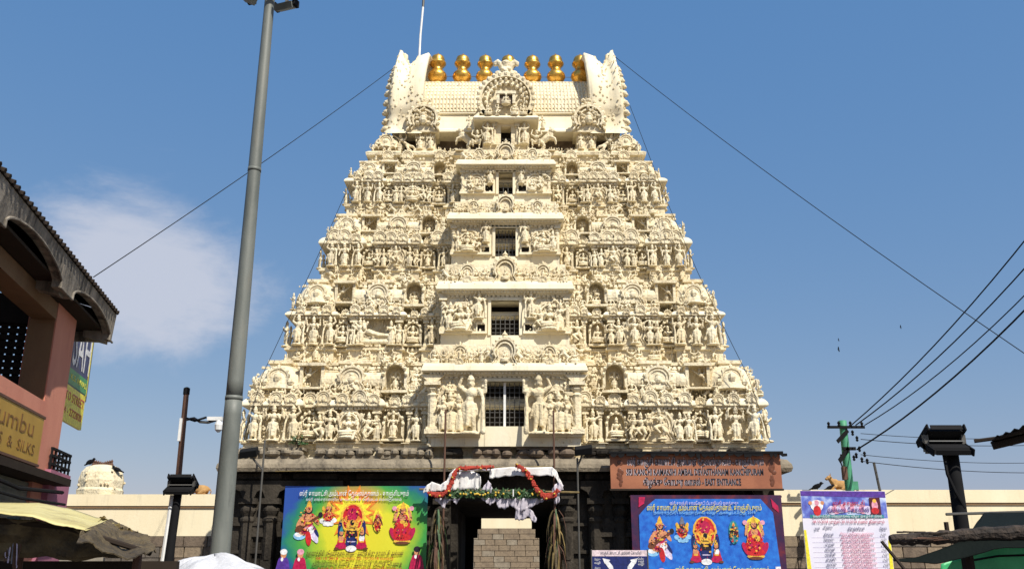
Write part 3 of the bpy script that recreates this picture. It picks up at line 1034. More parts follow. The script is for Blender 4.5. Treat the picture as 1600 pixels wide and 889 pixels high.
# ------------------------------------------------------------------ projecting central bay with a window on every storey
def yl(Y):
    return Y - YC
for i, (ps_, wb, wt, cb, ct, pa, hwin, hwall, hcor) in enumerate(PORCH):
    T = tier_data[i]
    Yp = T['Y'] - .42
    y0 = yl(Yp)
    z_s, z_wb, z_wt, z_cb, z_ct, z_pa = [zat(p, Yp) for p in (ps_, wb, wt, cb, ct, pa)]
    z_base = z_s if i == 0 else zat(PORCH[i - 1][4], tier_data[i - 1]['Y'] - .42) - .1
    if i == 0:
        z_s = z_base = tier_data[0]['z'][0]
    m = mpp((wb + wt) / 2, Yp)
    ww, wa, wc = hwin * m, hwall * m, hcor * mpp(cb, Yp)
    yb = yl(T['Y']) + .9
    mb = MB()
    mb.box(-wa, -ww, y0, yb, z_base, z_cb)
    mb.box(ww, wa, y0, yb, z_base, z_cb)
    mb.box(-ww, ww, y0 - .02, yb, z_base, z_wb)
    mb.box(-ww, ww, y0 + .003, yb, z_wt, z_cb)
    porch = mb.build('porch', 'stucco_plain', tower)
    mb = MB()
    mb.box(-ww - .02, ww + .02, y0 + .75, y0 + .80, z_wb, z_wt)
    mb.box(-ww - .02, -ww - .004, y0 + .25, y0 + .75, z_wb, z_wt); mb.box(ww + .004, ww + .02, y0 + .25, y0 + .75, z_wb, z_wt)
    mb.build('window_recess', 'room_shade', porch)
    # grille
    nb = (8, 6, 6, 3)[i]
    gt = z_wt if i in (0, 2) else z_wb + (z_wt - z_wb) * .62
    for j in range(1, nb):
        x = -ww + 2 * ww * j / nb
        t = .011 if not (i == 0 and j == nb // 2) else .035
        MB().box(x - t, x + t, y0 + .18 - t, y0 + .18 + t, z_wb, gt).build('grille_bar', 'white_paint' if t > .02 else 'iron', porch)
    nh = (9, 5, 7, 3)[i]
    for j in range(1, nh + (gt < z_wt)):
        z = z_wb + (gt - z_wb) * j / nh
        MB().box(-ww, ww, y0 + .195, y0 + .213, z - .009, z + .009).build('grille_bar', 'iron', porch)
    # frame strips
    fr = MB()
    fr.box(-ww - .09, -ww, y0 - .05, y0 + .1, z_wb, z_wt); fr.box(ww, ww + .09, y0 - .05, y0 + .1, z_wb, z_wt); fr.box(-ww - .13, ww + .13, y0 - .07, y0 + .1, z_wt, z_wt + .09)
    fr.build('window_frame', 'stucco_plain', porch)
    hz = z_cb - z_s
    # square frames beside the upper windows; a near-black panel stands for the shaded opening
    if i > 0:
        sq = 6 * m
        for sgn in (-1, 1):
            xo = sgn * (ww + 15 * m)
            mb = MB()
            zq = z_wb + (.0 if i > 1 else .03) + (hz * .05)
            mb.box(xo - sq * 1.35, xo - sq, y0 - .10, y0, zq - sq * .35, zq + 2.35 * sq); mb.box(xo + sq, xo + sq * 1.35, y0 - .10, y0, zq - sq * .35, zq + 2.35 * sq)
            mb.box(xo - sq, xo + sq, y0 - .10, y0, zq - sq * .35, zq); mb.box(xo - sq, xo + sq, y0 - .10, y0, zq + 2 * sq, zq + 2.35 * sq)
            mb.build('vent_frame', 'stucco_plain', porch)
            MB().box(xo - sq, xo + sq, y0 - .012, y0 - .004, zq, zq + 2 * sq).build('vent_shade', 'room_shade', porch)
    # cornice slab
    kk = z_ct - z_cb
    mb = MB()
    ov = .30
    out = [(-wc + ov, y0), (wc - ov, y0), (wc - ov, yb), (-wc + ov, yb)]
    mb.sweep(out, [(.0, z_cb - .10), (.10, z_cb - .08), (.12, z_cb), (ov, z_cb + kk * .06), (ov + .02, z_cb + kk * .14), (ov - .01, z_cb + kk * .55), (ov * .8, z_cb + kk * .9), (.05, z_ct), (-.3, z_ct + .01)])
    mb.build('cornice', 'stucco_plain', porch)
    den = MB()
    petals(den, -wa, wa, z_cb + .005, y0 - .20, .10, .05, .03)
    petals(den, -wa, wa, z_cb - .09, y0 - .04, .14, .06, .03)
    stuff(den.build('dentils', 'stucco_plain', porch))
    for q in (-1, 1):
        put('gable', G_SMALL, porch, (q * wc * .55, y0 - ov * .75, z_cb + kk * .55), (kk * .8, .2, kk * .8))
    # ledge figures stand on
    zl = z_s + hz * (.16 if i == 0 else .13)
    for sgn in (-1, 1):
        MB().box(min(sgn * (ww + .12), sgn * (wa + .04)), max(sgn * (ww + .12), sgn * (wa + .04)), y0 - .12, y0, zl - .07, zl).build('ledge', 'stucco_plain', porch)
        fh = (z_cb - zl)
        if i == 0:
            put('pilaster', PIL_FAT, porch, (sgn * (wa - .10), y0 - .02, zl), (fh * .9, fh * .9, fh * .97))
        specs = {0: [('guard_l', .20, .95), ('woman', .42, .62), ('god', .58, .66), ('hands', .72, .60)],
                 1: [('guard_l', .18, .86), ('dance_r', .40, .60), ('seat_f', .58, .78), ('woman_l', .80, .70)],
                 2: [('god', .14, .80), ('dance_l', .42, .66), ('seat', .60, .74), ('hip', .84, .66)],
                 3: [('god_halo', .14, .74), ('seat_t', .45, .56), ('dance_r', .70, .62)]}[i]
        for (kd, f, hf) in specs:
            if sgn > 0 and kd == 'guard_l':
                kd = 'guard_r'
            x = sgn * (ww + .12 + (wa - ww - .12) * f)
            if i in (1, 2, 3) and f < .3:
                zz, hq = zl + hz * .28, (z_cb - zl - hz * .28) * 1.0
            else:
                zz, hq = zl, fh * hf
            put('figure', FIG[kd], porch, (x, y0 - .13, zz), hq, rt.uniform(-.15, .15))
        put('gable', G_SMALL, porch, (sgn * (ww + (wa - ww) * .58), y0 + .03, zl), (fh * .70, .45, fh * .78))
        wl2 = MB()
        lumps(wl2, min(sgn * (ww + .2), sgn * wa), max(sgn * (ww + .2), sgn * wa), zl - hz * .02, z_cb - .1, y0 - .0, .045, 42, rt, .05)
        lumps(wl2, min(sgn * (ww + .2), sgn * wa), max(sgn * (ww + .2), sgn * wa), zl - hz * .14, zl - .08, y0 - .0, .04, 30, rt, .04)
        stuff(wl2.build('carved_relief', 'stucco', porch))
        for q in range(3):
            put('figure', FIG[rt.choice(SMALL)], porch, (sgn * (ww + (wa - ww) * rt.uniform(.3, .95)), y0 - .06, zl + fh * rt.uniform(.45, .75)), fh * rt.uniform(.22, .34), rt.uniform(-.5, .5))
        if i:
            put('pilaster', PIL, porch, (sgn * (wa - .06), y0 - .01, zl), (fh * .9, fh * .9, fh * .97))
    # parapet figures on the cornice
    ph = z_pa - z_ct
    n = int(2 * wa / (ph * .34))
    lum = MB()
    lumps(lum, -wa, wa, z_ct, z_ct + ph * .6, y0 + .05, .05, 100, rt, .09)
    lumps(lum, -wa - .05, wa + .05, z_ct - kk * .7, z_ct - kk * .1, y0 - ov * .85, .03, 30, rt, .02)
    MB().box(-wa * .97, wa * .97, y0 + .10, y0 + .5, z_ct - .05, z_ct + ph * .78, .02, .02).build('parapet_wall', 'stucco', porch)
    stuff(lum.build('carved_relief', 'stucco', porch))
    for j in range(n):
        x = -wa + 2 * wa * (j + .5) / n
        if abs(x) < ph * .42:
            continue
        e = 1.0 - .35 * abs(x) / wa
        put('figure', FIG[rt.choice(SMALL[:10])], porch, (x, y0 - .07, z_ct - .01), ph * rt.uniform(.46, .60) * (0.8 + .4 * e), rt.uniform(-.3, .3))
    put('gable', G_PLAIN, porch, (0, y0 - .05, z_ct - kk * .2), (ph * .95, .7, ph * 1.02))
    put('figure', FIG['seat_s'], porch, (0, y0 - .24, z_ct), ph * .5)
    for sgn in (-1, 1):
        put('gable', G_SMALL, porch, (sgn * wa * .60, y0 + .02, z_ct - .02), (ph * .62, .6, ph * .74))

# ------------------------------------------------------------------ fifth storey, barrel roof, finials
W5i, D5i = W5 - .2, D5 - .2
o5 = quad_outline(W5i, D5i, .2, .2, .15)
mb = MB()
h5 = z5[1] - z5[0]
mb.sweep(o5, [(-.05, z5[0] - .2), (-.02, z5[0] + h5 * .1), (.0, z5[0] + h5 * .55), (.12, z5[0] + h5 * .6), (.14, z5[0] + h5 * .8), (.04, z5[0] + h5 * .95), (-.2, z5[1])])
top = mb.build('tier', 'stucco', tower)
R = 1.75
YE = YC - R - .25
zE, zN, zRb, zTop = zat(206, YE), zat(181, YC - R + .1), zat(138, YC - R + .75), zat(126, YC - .6)
mb = MB().box(-3.75, 3.75, -R + .55, R - .55, z5[1] - .1, zE + .1)
mb.build('neck', 'brown_stone', top)  # dark brown puts the roof eave's shadow into the neck's colour
lum = MB()
for sgn in (-1, 1):
    lumps(lum, min(sgn * 1.4, sgn * W5i), max(sgn * 1.4, sgn * W5i), z5[0] + .02, z5[0] + h5 * .5, -D5i - .25, .05, 40, rt, .05)
    lumps(lum, min(sgn * 1.4, sgn * W5i), max(sgn * 1.4, sgn * W5i), z5[0] + h5 * .85, z5[1] + .08, -D5i - .1, .05, 40, rt, .05)
m5 = mpp(220, Y5)
for sgn in (-1, 1):
    xb = sgn * 126 * m5
    hb = zE - z5[1]
    b = MB()
    b.box(xb - .42, xb + .42, -D5i - .12, -D5i + .9, z5[1] - .02, z5[1] + hb * .12); b.box(xb - .34, xb + .34, -D5i - .04, -D5i + .9, z5[1] + hb * .12, z5[1] + hb * .86)
    b.box(xb - .44, xb + .44, -D5i - .14, -D5i + .9, z5[1] + hb * .86, z5[1] + hb * 1.04)
    b.build('dormer_base', 'stucco', top)
    for q in (-.2, .18):
        put('figure', FIG[rt.choice(STAND)], top, (xb + q, -D5i - .12, z5[1] + hb * .12), hb * .72)
    # corner domes and leaning figures
    put('domed_shrine', KUTA, top, (sgn * (W5i - .35), -D5i + .30, z5[1] - .05), (.95, .95, .80))
    put('gable', G_SMALL, top, (sgn * (W5i - .35), -D5i - .16, z5[1] + .1), (.55, .35, .55))
    put('domed_shrine', KUTA, top, (sgn * (W5i - .35), D5i - .30, z5[1] - .05), (.95, .95, .80))
    put('figure', FIG['fly_l' if sgn > 0 else 'fly_r'], top, (sgn * (W5i - .95), -D5i - .02, z5[1]), .85)
    for q in range(4):
        put('figure', FIG[rt.choice(SMALL)], top, (sgn * (W5i + .05 - q * .3), -D5i - .22, z5[0] + h5 * .85), .42)
    for q in range(5):
        put('figure', FIG[rt.choice(SMALL[:8])], top, (sgn * (1.62 + q * .20), -D5i + .25, z5[1]), hb * .42)
    put('lion', FIG['lion_l' if sgn > 0 else 'lion_r'], top, (sgn * 1.42, -D5i - .28, z5[1] - .05), .95)
    for f in (.9, .75, .5):
        put('gable', G_SMALL, top, (sgn * f * W5i, -D5i - .30, z5[0] + h5 * .1), (.42, .35, .42))
stuff(lum.build('carved_relief', 'stucco', top))
# central shrine of the fifth storey
Yp5 = Y5 - .35
y0 = yl(Yp5)
zw0, zw1, ze5 = zat(226, Yp5), zat(198, Yp5), zat(193, Yp5)
ww, wa = 8 * m5, 36 * m5
mb = MB()
mb.box(-wa, -ww, y0, -.8, z5[0] + .2, ze5); mb.box(ww, wa, y0, -.8, z5[0] + .2, ze5); mb.box(-ww, ww, y0 - .01, -.8, z5[0] + .2, zw0); mb.box(-ww, ww, y0 + .01, -.8, zw1, ze5)
sh = mb.build('porch', 'stucco', tower)
MB().box(-ww - .01, ww + .01, y0 + .5, y0 + .55, zw0, zw1).build('window_recess', 'room_shade', sh)
MB().box(-ww, ww, y0 + .2, y0 + .22, zw0 + .28, zw0 + .31).build('grille_bar', 'iron', sh)
mb = MB()
mb.sweep([(-wa, y0), (wa, y0), (wa, -.8), (-wa, -.8)], [(-.1, ze5 - .02), (.30, ze5), (.34, ze5 + .06), (.28, ze5 + .16), (.02, ze5 + .26), (-.3, ze5 + .27)])
mb.build('cornice', 'stucco_plain', sh)
for sgn in (-1, 1):
    put('pilaster', PIL, sh, (sgn * .40, y0 - .03, zw0 - .05), (.8, .8, ze5 - zw0 + .05))
    put('figure', FIG['guard_l' if sgn < 0 else 'guard_r'], sh, (sgn * .66, y0 - .12, zw0 - .05), ze5 - zw0)
    put('figure', FIG['atlante'], sh, (sgn * 1.05, y0 + .0, zw0 - .1), .72)
    put('figure', FIG['woman'], sh, (sgn * 1.3, y0 - .05, ze5 - .25), .5)
# barrel
def barrel(rs=1.0):
    pts = [(-R - .25, zE), (-R - .24, zE + .08), (-R - .06, zE + .22), (-R + .0, (zE + zN) / 2 + .1), (-R + .04, zN), (-R - .04, zN + .02), (-R - .02, zN + .10), (-R + .02, zN + .35),
           (-R + .14, zN + .75), (-R + .36, zN + 1.1), (-R + .75, zRb), (-R + 1.1, zTop - .12), (-R + 1.45, zTop), (0, zTop + .05)]
    return pts + [(-y, z) for y, z in reversed(pts[:-1])]
prof = barrel()
roof = MB().prism(list(reversed(prof)), -3.9, 3.9, 'x').build('barrel_roof', 'stucco_plain', tower)
# tile rows: uprights and courses
rib = MB()
fr = [(p[0], p[1]) for p in prof[6:12]]
nrib = 52
for k in range(nrib + 1):
    x = -3.35 + 6.7 * k / nrib
    rib.tube([(x, p[0] - .015, p[1]) for p in fr], .035, 5)
for t in range(9):
    u = t / 8 * (len(fr) - 1)
    a = int(min(u, len(fr) - 2)); q = u - a
    y, z = fr[a][0] * (1 - q) + fr[a + 1][0] * q, fr[a][1] * (1 - q) + fr[a + 1][1] * q
    rib.box(-3.35, 3.35, y - .032, y + .02, z - .018, z + .018)
stuff(rib.build('tile_rows', 'stucco', roof))
# flared gable ends with scalloped rim
def collar(sgn):
    mb = MB()
    path = prof[1:5] + [prof[7]] + prof[8:]
    path = [p for p in prof if True]
    # resample the barrel section evenly
    L = [0]
    for a, b in zip(path, path[1:]):
        L.append(L[-1] + sqrt((a[0] - b[0]) ** 2 + (a[1] - b[1]) ** 2))
    def at(t):
        d = t * L[-1]
        for i in range(len(path) - 1):
            if d <= L[i + 1] + 1e-9:
                q = (d - L[i]) / max(1e-9, L[i + 1] - L[i])
                return (path[i][0] * (1 - q) + path[i + 1][0] * q, path[i][1] * (1 - q) + path[i + 1][1] * q)
        return path[-1]
    cz = zN + .6
    def base(t):
        y, z = at(t)
        an = atan2(z - cz, y)
        return y, z, cos(an), sin(an)
    shape = [(3.30, -.1), (3.30, .10), (3.33, .40), (3.30, .62), (3.16, .80), (3.02, .90), (3.10, 1.0), (3.32, .99), (3.56, .93), (3.80, .91), (4.02, .97), (4.16, 1.08), (4.25, .96), (4.32, .62), (4.40, .28), (4.44, 0), (4.36, -.25), (4.1, -.35)]
    nt = 44
    def pos(t, k):
        x, e = shape[k]
        y, z, ny, nz = base(t)
        up = max(0, sin(pi * t)) ** 2.2
        lift = .34 + .86 * up
        lean = (1 - .035 * up) if x > 3.6 else 1.0
        if 7 <= k <= 10:
            e -= (.10, .26, .32, .20)[k - 7] * up
        if 3 <= k <= 6:
            x -= .12 * up
        return Vector((sgn * x * lean, y + ny * e * lift, z + nz * e * lift))
    vs = [pos(j / nt, k) for j in range(nt + 1) for k in range(len(shape))]
    n = len(shape)
    fs = [(j * n + k, j * n + k + 1, (j + 1) * n + k + 1, (j + 1) * n + k) for j in range(nt) for k in range(n - 1)]
    mb.add(vs, fs)
    for j in (0, nt):
        mb.add([vs[j * n + k] for k in range(n)], [tuple(range(n))])
    g = mb.build('gable_end', 'stucco_plain', tower, smooth=True)
    ng = 21
    for j in range(ng):
        t = .03 + .94 * j / (ng - 1)
        p = pos(t, 13) * .5 + pos(t, 14) * .5
        ll = MB()
        ll.ell((0, 0, 0), (.16, .15, .12), 8, 6)
        ll.ell((sgn * .09, 0, -.05), (.10, .11, .07), 7, 5)
        ll.ell((-sgn * .16, -.06, .03), (.09, .10, .06), 6, 4)
        ll.build('scallop', 'stucco', g, p, smooth=True)
    rr = MB()
    rd = random.Random(5)
    for j in range(190):
        t = rd.uniform(.03, .44)
        k = rd.choice((8, 9, 10, 11, 12, 13, 14, 15) if t > .2 else (4, 5, 6, 7, 8, 9, 10, 11, 12, 13, 14, 15))
        p = pos(t, k) * rd.uniform(.5, 1) 
        q = pos(t, k - 1)
        w_ = rd.random()
        p = pos(t, k) * w_ + q * (1 - w_)
        e_ = rd.uniform(.025, .06)
        rr.ell(p, (e_, e_, e_ * rd.uniform(.8, 1.6)), 5, 3)
    stuff(rr.build('carved_relief', 'stucco', g))
    # horn on the crest
    c = pos(.5, 11)
    MB().tube([c + Vector((0, 0, -.3)), c + Vector((-sgn * .02, 0, .1)), c + Vector((sgn * .03, 0, .20))], [.14, .09, .02], 8).build('crest', 'stucco', g, smooth=True)
    # closed disc of the gable
    poly = [(y * .98, zE + (z - zE) * .98) for y, z in prof]
    MB().prism(poly, sgn * 3.92, sgn * 4.15, 'x').build('gable_face', 'stucco', g)
for sgn in (-1, 1):
    collar(sgn)
# dormers
def dormer(x, w, h, z, y, deep):
    g = gable(1, 1, .3, 13, True, 0).build('dormer', 'stucco', roof, (x, y, z))
    g.scale = (w, deep, h)
    return g
mD = mpp(150, YC - R)
zg = zat(191, Yp5 + .05)
big = gable(95 * mD, 78 * mD, .40, 0, False, 0)
W_, H_ = 95 * mD, 78 * mD
big.box(-W_ * .42, W_ * .42, .1, 1.6, .0, H_ * .55)
for rr_, sz, nn in ((.44, .075, 17), (.335, .055, 15), (.25, .05, 11)):
    for j in range(nn):
        a = radians(-14 + 208 * j / (nn - 1))
        big.ell((W_ * rr_ * cos(a), -.36, H_ - W_ * .455 + W_ * rr_ * sin(a)), (sz * 1.1, .10, sz * 1.3), 6, 4)
bigo = big.build('dormer', 'stucco', roof, (0, y0 + .18, zg))
for sgn in (-1, 1):
    bx = MB().box(sgn * .28 - .05, sgn * .28 + .05, -.50, -.36, H_ * .30, H_ * .50).build('niche_post', 'stucco', bigo)
MB().box(-.36, .36, -.52, -.36, H_ * .50, H_ * .56).build('niche_lintel', 'stucco', bigo)
MB().box(-.28, .28, -.42, -.395, H_ * .30, H_ * .50).build('niche_back', 'brown_stone', bigo)
put('figure', FIG['seat_s'], bigo, (0, -.52, H_ * .26), .52)
for q in (-.62, -.3, .3, .62):
    put('figure', FIG[rt.choice(SMALL[:6])], bigo, (q, -.46, H_ * .05), .44)
# lion mask that crowns the centre dormer
mk = MB()
mk.ell((0, 0, .30), (.26, .22, .28), 10, 8)
mk.ell((0, -.14, .14), (.20, .16, .11)); mk.ell((0, -.24, .24), (.07, .08, .08))
for sgn in (-1, 1):
    mk.ell((sgn * .13, -.19, .36), (.085, .08, .085))
    mk.tube([(sgn * .15, 0, .46), (sgn * .24, -.02, .66), (sgn * .36, -.03, .78), (sgn * .46, -.03, .70), (sgn * .45, -.03, .58)], [.13, .13, .12, .10, .07], 8)
    mk.ell((sgn * .34, 0, .26), (.14, .10, .12)); mk.ell((sgn * .44, -.02, .06), (.16, .10, .10))
mk.lathe([(.16, 0), (.2, .1), (.24, .2), (.12, .3), (.02, .36)], 8, (0, 0, .52))
mk = remeshed(mk, 'lion_mask', 'stucco', .025, .4)
zm = zat(124, y0 + .18 + YC)
put('lion_mask', mk, bigo, (0, -.15, zm - zg - .08), .88)
for sgn in (-1, 1):
    dw, dh = 50 * mD, 44 * mD
    zd = zat(207, YC - R - .45)
    dsd = gable(dw, dh, .34, 11, True, 0)
    for j in range(26):
        a, q = rt.uniform(-.2, 3.3), rt.uniform(.1, .42)
        dsd.ell((dw * q * cos(a), -.30, dh - dw * .45 + dw * q * sin(a)), (.05, .08, .06), 5, 3)
    d = dsd.build('dormer', 'stucco', roof, (sgn * 126 * mD, -R - .30, zd))
    put('lion_mask', mk, d, (0, -.10, dh - .10), .50)
    MB().lathe([(.07, 0), (.10, .08), (.05, .16), (.08, .24), (.03, .34), (.005, .55)], 8, (0, 0, dh + .32)).build('dormer_finial', 'stucco', d, smooth=True)
# golden pots along the ridge
kp = [(.30, -.15), (.30, .02), (.27, .06), (.18, .10), (.20, .14), (.33, .22), (.395, .36), (.37, .50), (.27, .62), (.205, .70), (.215, .80), (.30, .90), (.345, .97), (.335, 1.03), (.27, 1.08), (.285, 1.16), (.25, 1.28),
      (.15, 1.36), (.05, 1.40), (.02, 1.48)]
KP = MB().lathe(kp, 24).mesh('finial', 'gold', True)
mK = mpp(108, YC)
for px in (683, 721, 757, 794, 831, 868, 905):
    f = put('finial', KP, roof, ((px - 794) * mK + .08, 0, zTop + .12), .94 * rt.uniform(.96, 1.03), rt.uniform(0, 3), rt.uniform(-.03, .03), rt.uniform(-.03, .03))
MB().tube([(-2.9, .05, zTop + .55), (2.95, .05, zTop + .50)], .012, 6).build('finial_wire', 'iron', roof)

# ------------------------------------------------------------------ granite base with the gateway passage
zB = tier_data[0]['z'][0]
YG = 26.75
z732, z712 = zat(733, YG - .4), zat(714, YG - .4)
DW, DH = 1.55, zat(781, YG)
WB = W1 + .10
DB = D1 + .15
def half_base(sgn):
    mb = MB()
    xs = [(DW, 0), (2.4, 0), (2.4, .18), (4.2, .18), (4.2, 0), (4.9, 0), (4.9, .22), (6.0, .22), (6.0, 0), (6.5, 0), (6.5, .22), (WB, .22)]
    pts = [(x, -DB + .25 - p) for x, p in xs] + [(WB, DB), (DW, DB)]
    if sgn < 0:
        pts = [(-x, y) for x, y in reversed(pts)]
    mb.sweep(pts, [(.30, -.05), (.30, .35), (.22, .40), (.22, .62), (.30, .68), (.26, .80), (.04, .86), (.0, .9), (.0, z732 - .28), (.08, z732 - .22), (.08, z732 - .08), (.0, z732 - .04), (.0, z732 + .1)])
    return mb.build('base_wall', 'granite', tower), pts
halves = {}
for sgn in (-1, 1):
    halves[sgn] = half_base(sgn)
lin = MB().box(-DW - .02, DW + .02, -DB + .30, DB - .05, DH, z732 + .1).build('lintel', 'granite', tower)
# passage inner frame and the narrower far doorway
for sgn in (-1, 1):
    fr = MB()
    a, b = sorted((sgn * 1.27, sgn * (DW + .05)))
    fr.box(a, b, DB - .9, DB - .2, 0, DH + .02)
    a, b = sorted((sgn * .98, sgn * 1.27))
    fr.box(a, b, DB - .85, DB - .25, DH - .42, DH + .02)
    fr.box(min(sgn * 1.12, sgn * 1.27), max(sgn * 1.12, sgn * 1.27), DB - .82, DB - .28, DH - .75, DH - .42)
    fr.build('inner_door_jamb', 'granite', tower)
    a, b = sorted((sgn * 1.36, sgn * (DW + .05)))
    MB().box(a, b, -DB + .6, -DB + 1.1, 0, DH + .02).build('door_jamb', 'granite', tower)

# dark capping course and rounded cornice
capo = quad_outline(WB - .1, DB - .1, .1, .14, .1)
mb = MB()
kz = z712 - z732
mb.sweep(capo, [(-.1, z732 + .02), (.30, z732 + .02), (.42, z732 - .05), (.46, z732 + .05), (.44, z732 + kz * .45), (.34, z732 + kz * .85), (.16, z712), (-.3, z712 + .01)])
gc = mb.build('granite_cornice', 'granite_pale', tower)
zB2 = zB + .02
mb = MB().sweep(capo, [(-.05, z712 - .1), (-.05, zB - .28)])
mb.build('capping_course', 'stucco_plain', tower)
# weathered roll stones along the top of the cornice, split where the photograph shows cream gaps
rg = random.Random(3)
x = -WB + .05
while x < WB - .3:
    w = rg.choice((.55, .8, 1.1, 1.7))
    w = min(w, WB - x)
    y = -DB - .06
    st = MB()
    hst = (zB - z712) * rg.uniform(.80, 1.0)
    st.box(0, w, -.12, .5, 0, hst * .30)
    n = max(2, int(w / rg.uniform(.16, .40)))
    for k in range(n):
        e = rg.uniform(.65, 1.1)
        st.ell((w * (k + rg.uniform(.35, .65)) / n, -.06 - rg.uniform(0, .08), hst * rg.uniform(.40, .58)), (w / n * .56 * rg.uniform(.8, 1.2), .20 * e, hst * .42 * e), 7, 5)
    st.box(.03, w - .03, -.10, .5, hst * .78, hst)
    s2 = st.build('roll_stone', rg.choice(('granite', 'brown_stone', 'granite_pale')), gc, (x, y, z712), smooth=False)
    x += w + rg.choice((.02, .12, .30, .5))
# kudu discs carved on the cornice
for xx in ():
    mb = MB().lathe([(.25, 0), (.25, .04), (.20, .07), (.12, .05), (.10, .08), (.01, .09)], 14)
    d = mb.build('carved_disc', 'granite_pale', gc, (xx, -DB - .47, (z732 + z712) / 2 - .03))
    d.rotation_euler = (radians(80), 0, 0)
# granite pilasters, panels and bracket capitals
def gpil(h):
    mb = MB()
    mb.box(-.17, .17, -.16, .1, 0, h * .30); mb.lathe([(.17, h * .30), (.17, h * .62), (.21, h * .64), (.21, h * .66), (.15, h * .68), (.23, h * .73), (.23, h * .75), (.15, h * .79)], 8, (0, -.03, 0), rot=pi / 8)
    mb.box(-.25, .25, -.24, .1, h * .79, h * .84)
    mb.prism([(-.16, h * .84), (.16, h * .84), (.24, h * .90), (.42, h * .93), (.42, h * 1.0), (-.42, h * 1.0), (-.42, h * .93), (-.24, h * .90)], -.18, .1)
    return mb.mesh('pilaster', 'granite')
GP = gpil(z732 - .28 - .9)
for sgn in (-1, 1):
    hb = halves[sgn][0]
    for xx, p in ((1.80, 0), (2.6, .18), (3.3, .18), (4.0, .18), (5.05, .22), (5.85, .22), (6.65, .22), (7.3, .22)):
        put('pilaster', GP, hb, (sgn * xx, -DB + .25 - p - .02, .9))
    for xx in (2.95, 3.65, 5.45, 6.98):
        mb = MB()
        mb.box(-.20, .20, -.09, .05, .0, .10); mb.box(-.20, -.13, -.08, .05, .10, 1.3); mb.box(.13, .20, -.08, .05, .10, 1.3); mb.box(-.26, .26, -.13, .05, 1.3, 1.42)
        mb.prism(horseshoe(.42, .40), -.09, .05, org=(0, 0, 1.42))
        mb.box(-.13, .13, -.02, .04, .10, 1.3)
        mb.build('niche', 'granite', hb, (sgn * xx, -DB + .25 - .20, 1.15))
    for zz in (2.0, 2.75):
        for (xa, xb, p) in ((DW + .03, 2.38, 0), (2.44, 4.16, .18), (4.94, 5.96, .22), (6.54, WB - .04, .22)):
            a, b = sorted((sgn * xa, sgn * xb))
            MB().box(a, b, -DB + .25 - p - .10, -DB + .25 - p + .02, zz, zz + .09).build('string_course', 'granite', hb)

# green sprig rooted in the masonry
sp = MB()
rs = random.Random(9)
for k in range(70):
    a, e, l = rs.uniform(0, 2 * pi), rs.uniform(.0, 1.2), rs.uniform(.08, .30)
    c = Vector((cos(a) * cos(e), sin(a) * cos(e), sin(e))) * l
    u = Vector((rs.uniform(-1, 1), rs.uniform(-1, 1), rs.uniform(-1, 1))).normalized() * .05
    w = u.cross(c).normalized() * .028
    sp.add([c - u, c + w, c + u, c - w], [(0, 1, 2, 3)])
stems = MB()
for k in range(6):
    a = k * 1.05
    stems.tube([(0, 0, -.1), (cos(a) * .09, sin(a) * .09, .1), (cos(a) * .17, sin(a) * .17, .2)], [.012, .008, .004], 5)
pl = empty('sprig_plant', P(466, 694, Y1 - .32))
tag(pl, 'small green plant sprouting from the tower ledge above the granite cornice', 'plant')
sp.build('leaves', 'leaf_green', pl); stems.build('stem', 'wood_and_shade', pl)
# lightning rod on the left gable end
p0 = P(655, 86, YC - .2)
rod = empty('lightning_rod', (p0.x, p0.y, p0.z - .55))
tag(rod, 'thin white rod rising from the left horn of the tower roof', 'lightning rod')
MB().tube([(0, 0, -.2), (.02, 0, 1.4), (.09, 0, 2.75)], .042, 8).build('rod', 'white_paint', rod)
MB().tube([(.09, 0, 2.72), (.11, 0, 3.4)], .05, 8).build('rod_tip', 'iron', rod)

# ------------------------------------------------------------------ ground, road, walls
struct(MB().grid(40, 40, lambda u, v: Vector(((u - .5) * 1600, (v - .35) * 1600, -0.02))).build('ground', 'earth'))
struct(MB().box(-7.2, 7.4, -30, 25.2, -.2, -.004).build('road', 'asphalt'))
pv = struct(MB().box(-13.5, 13.5, 25.25, 30.6, -.2, .12).build('pavement', 'paving'))
MB().box(-13.5, 13.5, 25.10, 25.25, -.2, .14).build('kerb', 'granite_pale', pv)

def stone_wall(name, label, x0, x1, y, ztop, zst, ybk, rnd, rows, lens=(.45, .85), xv=None, band=True, mats=('brown_stone', 'brown_stone', 'stone_two', 'stone_three')):
    w = empty(name, ((x0 + x1) / 2, y, 0))
    tag(w, label, 'wall')
    cx = (x0 + x1) / 2
    MB().box(x0 - cx, x1 - cx, 0, ybk, zst, ztop - .02).build('plaster', 'cream_paint', w)
    if band:
        zb = zst + (ztop - zst) * .72
        MB().box(x0 - cx, x1 - cx, -.07, .0, zb, ztop).build('coping', 'cream_paint', w)
        MB().box(x0 - cx, x1 - cx, -.045, .0, zb - .07, zb - .002).build('moulding', 'tan_plaster', w)
    MB().box(x0 - cx, x1 - cx, .05, ybk - .02, -.1, zst - .003).build('mortar_bed', 'mortar' if band else 'brown_stone', w)
    hh = .34
    z = zst
    xa, xb = xv if xv else (x0, x1)
    for r in range(rows):
        x = xa - rnd.uniform(0, .5)
        while x < xb:
            l = rnd.uniform(*lens)
            e = min(x + l, x1)
            s0 = max(x, x0)
            if e - s0 > .08:
                mb = MB().box(s0 + .013 - cx, e - .013 - cx, -.02 - rnd.uniform(0, .025), .1, z - hh + .013, z - .013, .008, .008)
                mb.build('stone_block', rnd.choice(mats), w)
            x = e + .0001 if e < x1 else xb + 1
        z -= hh
    if z > 0:
        MB().box(x0 - cx, x1 - cx, -.01, .05, -.1, z - .003).build('lower_courses', 'brown_stone', w)
    return w
rw = random.Random(4)
